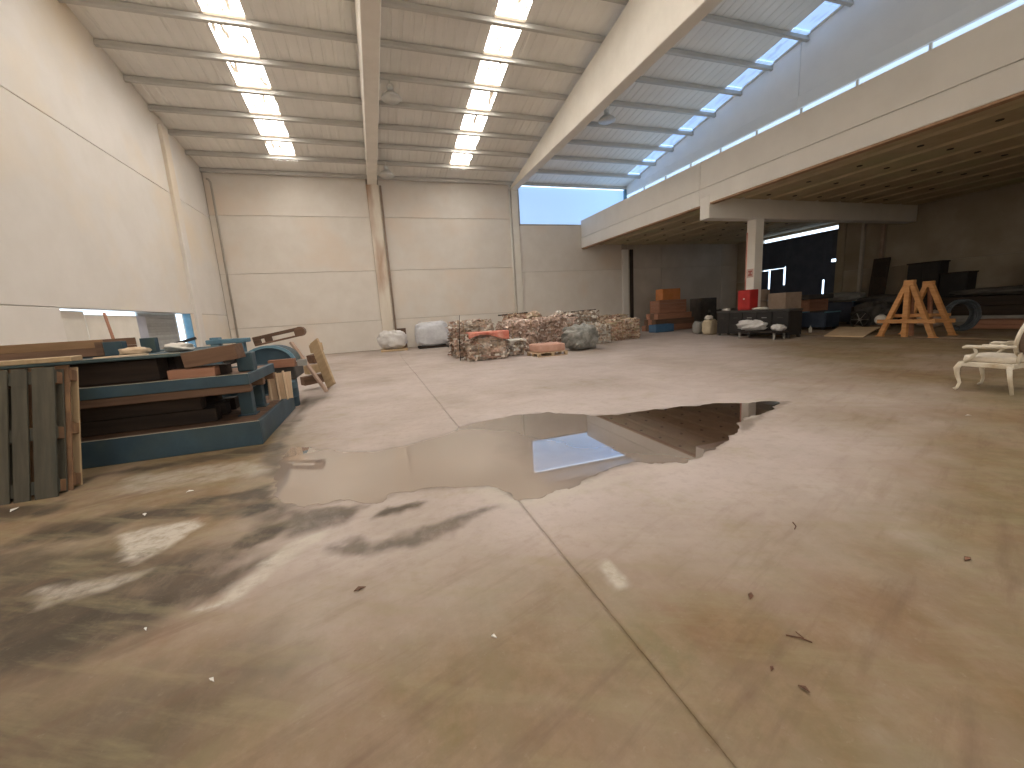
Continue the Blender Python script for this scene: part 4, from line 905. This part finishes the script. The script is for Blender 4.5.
# reddish crate with a dark slab, navy trough
crate('reddish_crate', 'reddish crate below the dark slab before the sliding door', 'crate', (20.0, 14.25, .75), (1.3, .9, .55), M_WOOD_R)
tag(MB().b2((-.65, -.45, 0), (.65, .45, .74)).build('dark_plinth', M_DGREY, bevel=.01, loc=(20.0, 14.25, 0)), 'dark plinth under the reddish crate', 'plinth')
tag(MB().b2((-.85, -.55, 0), (.85, .55, .22)).build('dark_slab', M_DGREY, bevel=.03, loc=(20.05, 14.25, 1.302)), 'dark slab lying on the reddish crate', 'slab')
def trough(label, loc, size, mat, rz=0):
    t = thing('steel_trough', label, 'trough', loc, rz, 'steel troughs under the mezzanine'); a, b, h = size
    for s in (-1, 1):
        MB().b2((-a/2, s*b/2-.02, .12), (a/2, s*b/2+.02, h)).build('side', mat, t, bevel=.006); MB().b2((s*a/2-.02, -b/2+.02, .12), (s*a/2+.02, b/2-.02, h)).build('end', mat, t, bevel=.006)
        MB().b2((-a/2-.03, s*b/2-.05, h), (a/2+.03, s*b/2+.05, h+.05)).build('rim', M_BLUE_L, t, bevel=.006)
    MB().b2((-a/2, -b/2, .10), (a/2, b/2, .14)).build('bottom', mat, t)
    for x in (-.4, .4):
        for y in (-.4, .4): MB().b2((x*a-.05, y*b-.05, 0), (x*a+.05, y*b+.05, .10)).build('foot', M_BLACK, t)
    return t
trough('navy steel trough with pale rim left of the plywood sheet', (18.65, 12.9, 0), (.9, 1.3, .72), pm('navy_steel', (.03, .045, .075), (.05, .07, .11), 3, .5, .05), .05)
trough('dark steel trough beside the wall right of the sliding door', (22.6, 14.6, 0), (1.3, 2.2, 1.05), M_BLUE_N, .0)
tag(lump('grey_tarp_heap', (22.6, 14.6, 1.101), (1.5, 2.1, .42), M_GREY, None, 61, 20, .8, .3), 'grey tarpaulin heaped on the dark trough by the right wall', 'tarpaulin')
tag(lump('dark_heap', (20.35, 11.7, 0), (1.3, 1.3, 1.0), M_DGREY, None, 63, 24, .9, .45, freq=4), 'dark tangled heap between navy trough and trestles', 'heap')
wh = thing('spoked_wheel', 'dark spoked wheel leaning on the tangled heap', 'wheel', (19.35, 11.6, .36), 0); wh.rotation_euler = (0, .25, .1)
MB().tube([(0, .34*math.cos(k*PI/12), .34*math.sin(k*PI/12)) for k in range(24)], .035, 8, closed=True).build('rim', M_BLACK, wh, smooth=True)
for k in range(6): MB().tube([(0, 0, 0), (0, .32*math.cos(k*PI/3), .32*math.sin(k*PI/3))], .012, 6).build('spoke', M_GREY, wh)
MB().tube([(-.06, 0, 0), (.06, 0, 0)], .05, 12).build('hub', M_GREY, wh)
# plywood sheet on the floor
A_, B_ = gp(824, 336.5), gp(863, 337.5); dz = .17
ps = MB(); Cc = xp(880, 327.5, 18.3); Dd = xp(839, 327.5, 18.1)
vs = [Vector((A_.x, A_.y, .004)), Vector((B_.x, B_.y, .004)), Vector((Cc.x, Cc.y, Cc.z)), Vector((Dd.x, Dd.y, Cc.z))]
ps.add(vs+[q+Vector((0, 0, .03)) for q in vs], [(3, 2, 1, 0), (4, 5, 6, 7), (0, 1, 5, 4), (1, 2, 6, 5), (2, 3, 7, 6), (3, 0, 4, 7)])
tag(ps.build('plywood_sheet', pm('plywood', (.58, .42, .25), (.66, .50, .31), 2, .75, .1)), 'tan plywood sheet lying propped on the floor left of the trestles', 'board')
zz = Cc.z-.012; tag(MB().b2((18.12, Cc.y+.1, 0), (18.26, Dd.y-.1, zz)).build('prop_timber', M_WOOD_D, bevel=.008), 'dark timber propping the rear edge of the plywood sheet', 'timber')
q = gp(847, 326); tag(MB().lathe([(.05, 0), (.055, .01), (.055, .17), (.02, .22), (.02, .26), (.005, .27)], n=14).build('white_bottle', M_WHITE, smooth=True, loc=(17.2, 11.75, zz+.0)), 'small white bottle standing by the far edge of the plywood sheet', 'bottle')
bpy.data.objects['white_bottle'].location = (16.9, 11.9, 0)
# white globe on a block
gl = xp(881, 320, 18.75); tag(MB().b2((-.22, -.22, 0), (.22, .22, max(.1, gl.z-.19))).build('wooden_block', M_WOOD_B, bevel=.012, loc=(gl.x, gl.y, 0)), 'wooden block carrying the white globe beside the trestles', 'block')
gb = thing('white_globe', 'white globe lampshade on a wooden block left of the trestles', 'globe', (gl.x, gl.y, max(.1, gl.z-.19)))
MB().lathe([(.20*math.sin(PI*k/14)+.02*(k < 2), .20-.20*math.cos(PI*k/14)) for k in range(1, 15)], n=22).build('globe', M_WHITE, gb, smooth=True)
MB().lathe([(.07, .375), (.08, .39), (.06, .42)], n=14).build('collar', M_GREY, gb)
# ------------------------------------------------------------------ two orange timber trestles
def trestle(label, X, yL, yR, ya, za, bar, mid, rz=0):
    t = thing('timber_trestle', label, 'trestle', (X, ya, 0), rz, 'orange timber trestles'); W = .13
    A = Vector((0, 0, za))
    for y in (yL-ya, yR-ya):
        MB().bar((0, y, .0), (0, y*.06, za-.03), W, W).build('leg', M_WOOD_O, t, bevel=.008)
        o = MB().b2((-.07, y-.1, 0), (.07, y+.1, .03)).build('foot', M_WOOD_O, t, bevel=.005)
    MB().bar((.55, (yL-ya)*.15, .0), (.08, 0, za-.12), W*.8, W*.9).build('rear_leg', M_WOOD_R, t, bevel=.008)
    MB().b2((-.075, -.13, za-.16), (.075, .13, za+.03)).build('head_block', M_WOOD_O, t, bevel=.01)
    zb = bar; MB().b2((-.12, yR-ya-.06, zb-.06), (-.065, yL-ya+.06, zb+.06)).build('cross_rail', M_WOOD_O, t, bevel=.006)
    MB().b2((.07, (yR-ya)*.8, zb+.12), (.12, (yL-ya)*.8, zb+.22)).build('rear_rail', M_WOOD_O, t, bevel=.006)
    if mid: MB().bar((-.03, mid-ya, 0), (-.03, .02, za-.15), W, W).build('post', M_WOOD_O, t, bevel=.008)
    return t
XA = 16.0
f = lambda px, py, X: xp(px, py, X)
apx = f(910, 281, XA); trestle('front orange timber trestle with middle post', XA, f(880, 334, XA).y, f(933, 336, XA).y, apx.y, apx.z, .50, f(905, 336, XA).y)
XB2 = 17.0; apx = f(929, 282, XB2); trestle('rear orange timber trestle without middle post', XB2, f(903, 330, XB2).y, f(953, 332, XB2).y, apx.y, apx.z, .46, None)
# coil of hose
co = thing('hose_coil', 'big upright coil of blue-grey hose right of the trestles', 'coil', (18.7, 8.2, .0)); co.rotation_euler = (0, 0, -.42)
for k in range(6):
    r_ = .49-.03*(k % 3); MB().tube([(r_*math.cos(j*PI/20), -.10+.05*k+.012*math.sin(j*.9+k), .53+r_*math.sin(j*PI/20)) for j in range(40)], .036, 8, closed=True).build('hose_loop', M_HOSE, co, smooth=True)
for a_ in (.5, 2.6, 4.4): MB().tube([(.46*math.cos(a_)+.10*math.cos(a_)*math.cos(b_), .03+.19*math.sin(b_), .53+.46*math.sin(a_)+.10*math.sin(a_)*math.cos(b_)) for b_ in [q*PI/6 for q in range(12)]], .01, 5, closed=True).build('tie', M_DGREY, co)
# planks and dark stock along the right wall
for k in range(6):
    r_, c_ = divmod(k, 3)
    beam_thing('red_plank', 'reddish plank in the low stack right of the hose coil', (19.9+.28*c_, 6.2+.05*k, .08+.15*r_), (19.9+.28*c_, 8.6-.06*k, .08+.15*r_), .26, .14, M_WOOD_R, 'plank', 'reddish planks right of the hose coil')
for k in range(12):
    r_, c_ = divmod(k, 4)
    beam_thing('dark_stock', 'dark timber in the long stack along the right wall', (21.6+.42*c_, 5.6+.1*(k % 3), .22+.34*r_), (21.6+.42*c_, 10.9-.15*(k % 4), .22+.34*r_), .40, .33, M_WOOD_D, 'timber', 'dark timbers stacked along the right wall')
for k in range(8):
    r_, c_ = divmod(k, 4)
    beam_thing('dark_stock', 'dark timber in the short stack before the leaning door', (21.75+.48*c_, 11.4+.1*(k % 3), .21+.42*r_), (21.75+.48*c_, 13.3-.1*(k % 2), .21+.42*r_), .46, .41, M_WOOD_D, 'timber', 'dark timbers stacked before the leaning door')
tag(lump('dark_cover', (22.45, 12.4, .85), (1.8, 1.7, .45), M_DGREY, None, 71, 22, .7, .3), 'dark cover heaped on the short timber stack', 'cover')
tag(lump('dark_cover', (22.2, 8.4, 1.07), (1.6, 3.0, .30), M_DGREY, None, 73, 22, .7, .3), 'dark cover lying along the long timber stack', 'cover')
# door leaf leaning and dark cabinets against the wall
ld = thing('leaning_door', 'dark door leaf leaning on the right wall behind the heaps', 'door', (24.45, 14.1, 0)); ld.rotation_euler = (0, .12, 0)
MB().b2((-.03, -.36, 0), (.03, .36, 3.15)).build('leaf', M_WOOD_D, ld, bevel=.008)
for z in (.3, 1.3, 2.2): MB().b2((-.045, -.26, z), (-.03, .26, z+.75)).build('raised_panel', M_WOOD_D, ld, bevel=.006)
def cabinet(label, loc, size, doors):
    t = thing('dark_cabinet', label, 'cabinet', loc, 0); a, b, h = size
    MB().b2((-a/2, -b/2, .08), (a/2, b/2, h)).build('body', M_BLACK, t, bevel=.01)
    MB().b2((-a/2-.04, -b/2-.05, h), (a/2, b/2+.05, h+.06)).build('cornice', M_WOOD_D, t, bevel=.01)
    for k in range(doors):
        y0 = -b/2+b*k/doors; dd = MB().b2((-a/2-.022, y0+.02, .12), (-a/2-.002, y0+b/doors-.02, h-.05)).build('door', M_BLACK, t, bevel=.006)
        MB().b2((-a/2-.04, y0+.06, h*.5), (-a/2-.022, y0+.09, h*.5+.12)).build('handle', M_GREY, dd)
    MB().b2((-a/2+.03, -b/2+.03, 0), (a/2-.03, b/2-.03, .08)).build('plinth', M_BLACK, t)
cabinet('tall dark cabinet against the right wall behind the trestles', (24.75, 12.2, 0), (.7, 1.15, 2.62), 2)
cabinet('lower dark cabinet right of the tall cabinet', (24.75, 11.1, 0), (.7, .9, 2.05), 1)
cabinet('dark cabinet at the right edge by the armchair', (24.75, 8.5, 0), (.7, 1.0, 2.25), 2)

# ------------------------------------------------------------------ armchair cut by the right edge
ch = thing('armchair', 'cream carved armchair with oval back at the right edge', 'chair', (7.96, 2.93, 0))
W_, D_ = .60, .50
def cab(x, y, sx, sy):
    MB().tube([(x, y, .40), (x+.012*sx, y+.03*sy, .33), (x+.008*sx, y+.02*sy, .24), (x-.006*sx, y-.012*sy, .12), (x, y+.005*sy, .045), (x+.012*sx, y+.03*sy, .018)], [.032, .034, .026, .018, .017, .024], 10).build('leg', M_CREAM, ch, smooth=True)
for x, sx in ((0, -1), (W_, 1)):
    cab(x, D_, sx, 1)
    MB().tube([(x, .02, .40), (x, 0, .24), (x, -.04, .02)], [.028, .024, .018], 10).build('leg', M_CREAM, ch, smooth=True)
for n_, a, b in (('apron', (-.02, D_-.02, .36), (W_+.02, D_+.02, .43)), ('apron', (-.02, 0, .36), (.02, D_, .43)), ('apron', (W_-.02, 0, .36), (W_+.02, D_, .43)), ('apron', (0, -.02, .36), (W_, .02, .43))): MB().b2(a, b).build(n_, M_CREAM, ch, bevel=.01)
lump('seat_cushion', (W_/2, D_/2+.01, .42), (W_-.01, D_+.02, .10), M_CLOTH, ch, 3, 18, .35, .02)
for x, sx in ((-.01, -1), (W_+.01, 1)):
    MB().tube([(x, -.02, .66), (x+.015*sx, .15, .655), (x+.03*sx, .32, .648), (x+.03*sx, .44, .648), (x+.025*sx, .48, .628)], [.022, .024, .024, .026, .018], 10).build('arm', M_CREAM, ch, smooth=True)
    MB().tube([(x+.025*sx, .36, .635), (x+.02*sx, .34, .56), (x+.0*sx, .40, .48), (x, .45, .42)], [.02, .018, .02, .024], 10).build('arm_support', M_CREAM, ch, smooth=True)
    MB().b2((x-.018, .06, .665), (x+.018, .30, .685)).build('arm_pad', M_CLOTH, ch, bevel=.008)
bc = Vector((W_/2, -.02, .80))
MB().tube([(bc.x+.30*math.cos(k*PI/16), bc.y-.05*math.sin(k*PI/16), bc.z+.28*math.sin(k*PI/16)) for k in range(32)], .022, 10, closed=True).build('back_frame', M_CREAM, ch, smooth=True)
bp = lump('back_cushion', (bc.x, bc.y+.0, bc.z-.27), (.56, .09, .54), M_CLOTH_D, ch, 4, 20, .95, .01)
for x in (.12, W_-.12): MB().tube([(x, .0, .40), (x, -.02, .58)], .022, 8).build('back_post', M_CREAM, ch, smooth=True)

# ------------------------------------------------------------------ litter on the floor
def litter(name, label, cat, px, py, mb, mat, rz=0): 
    p_ = gp(px, py); return tag(mb.build(name, mat, loc=(p_.x, p_.y, .001), rot=(0, 0, rz)), label, cat)
litter('twig', 'forked dry twig on the floor in the right foreground', 'twig', 801, 639, MB().tube([(-.055, .012, .004), (0, 0, .005), (.035, -.02, .004)], .0032, 5).tube([(0.01, 0, .005), (-.005, .035, .005)], .0026, 5), M_TWIG, -.5)
litter('twig', 'small dry twig on the floor beyond the forked twig', 'twig', 796, 527, MB().tube([(-.04, -.02, .004), (0, 0, .005), (.03, .045, .004)], .0035, 5), M_TWIG)
def leaf(s): return MB().add([(-s, 0, .002), (-.2*s, .45*s, .012), (s, .1*s, .004), (-.1*s, -.4*s, .010), (-s, 0, .006), (-.2*s, .45*s, .016), (s, .1*s, .008), (-.1*s, -.4*s, .014)], [(0, 1, 3), (1, 2, 3), (4, 7, 5), (5, 7, 6), (0, 4, 5, 1), (1, 5, 6, 2), (2, 6, 7, 3), (3, 7, 4, 0)])
for px, py, s, rz, lab in ((751, 597, .028, .6, 'brown leaf right of the floor joint'), (804, 690, .020, 1.9, 'brown leaf nearest the camera on the right'), (360, 590, .033, .1, 'dark brown leaf left of the floor joint'), (968, 560, .03, 0, 'dark leaf on the brown floor at the right'), (772, 670, .015, .4, 'tiny leaf left of the nearest leaf')):
    litter('dry_leaf', lab, 'leaf', px, py, leaf(s), M_TWIG, rz)
for px, py, s, lab in ((494, 638, .016, 'white chip in the middle foreground'), (212, 681, .018, 'white chip in the left foreground'), (146, 630, .014, 'small white chip on the dark stain'), (145, 515, .03, 'pale flake below the blue platform'), (15, 510, .05, 'white flake at the foot of the leaning pallet'), (190, 492, .03, 'pale flake before the blue platform'), (968, 416, .03, 'white flake in front of the armchair')):
    litter('white_chip', lab, 'chip', px, py, leaf(s), M_WHITE, px*.1)

# ------------------------------------------------------------------ paler odds and ends among the dark stock by the right wall
crate('grey_crate', 'grey board crate on the long timber stack near the right edge', 'crate', (22.3, 6.25, 1.07), (1.0, .8, .45), M_GREY, boards=3)
for k in range(3): beam_thing('grey_plank', 'grey plank laid before the long dark timber stack', (21.0, 6.4+.02*k, .07+.13*k), (21.05, 10.3-.2*k, .07+.13*k), .22, .12, M_GREY, 'plank', 'grey planks before the dark stack')
tag(lump('brown_sack', (20.3, 9.75, 0), (.7, .7, .62), M_CARD, None, 81, 18, .7, .25), 'brown sack on the floor behind the rear trestle', 'sack')
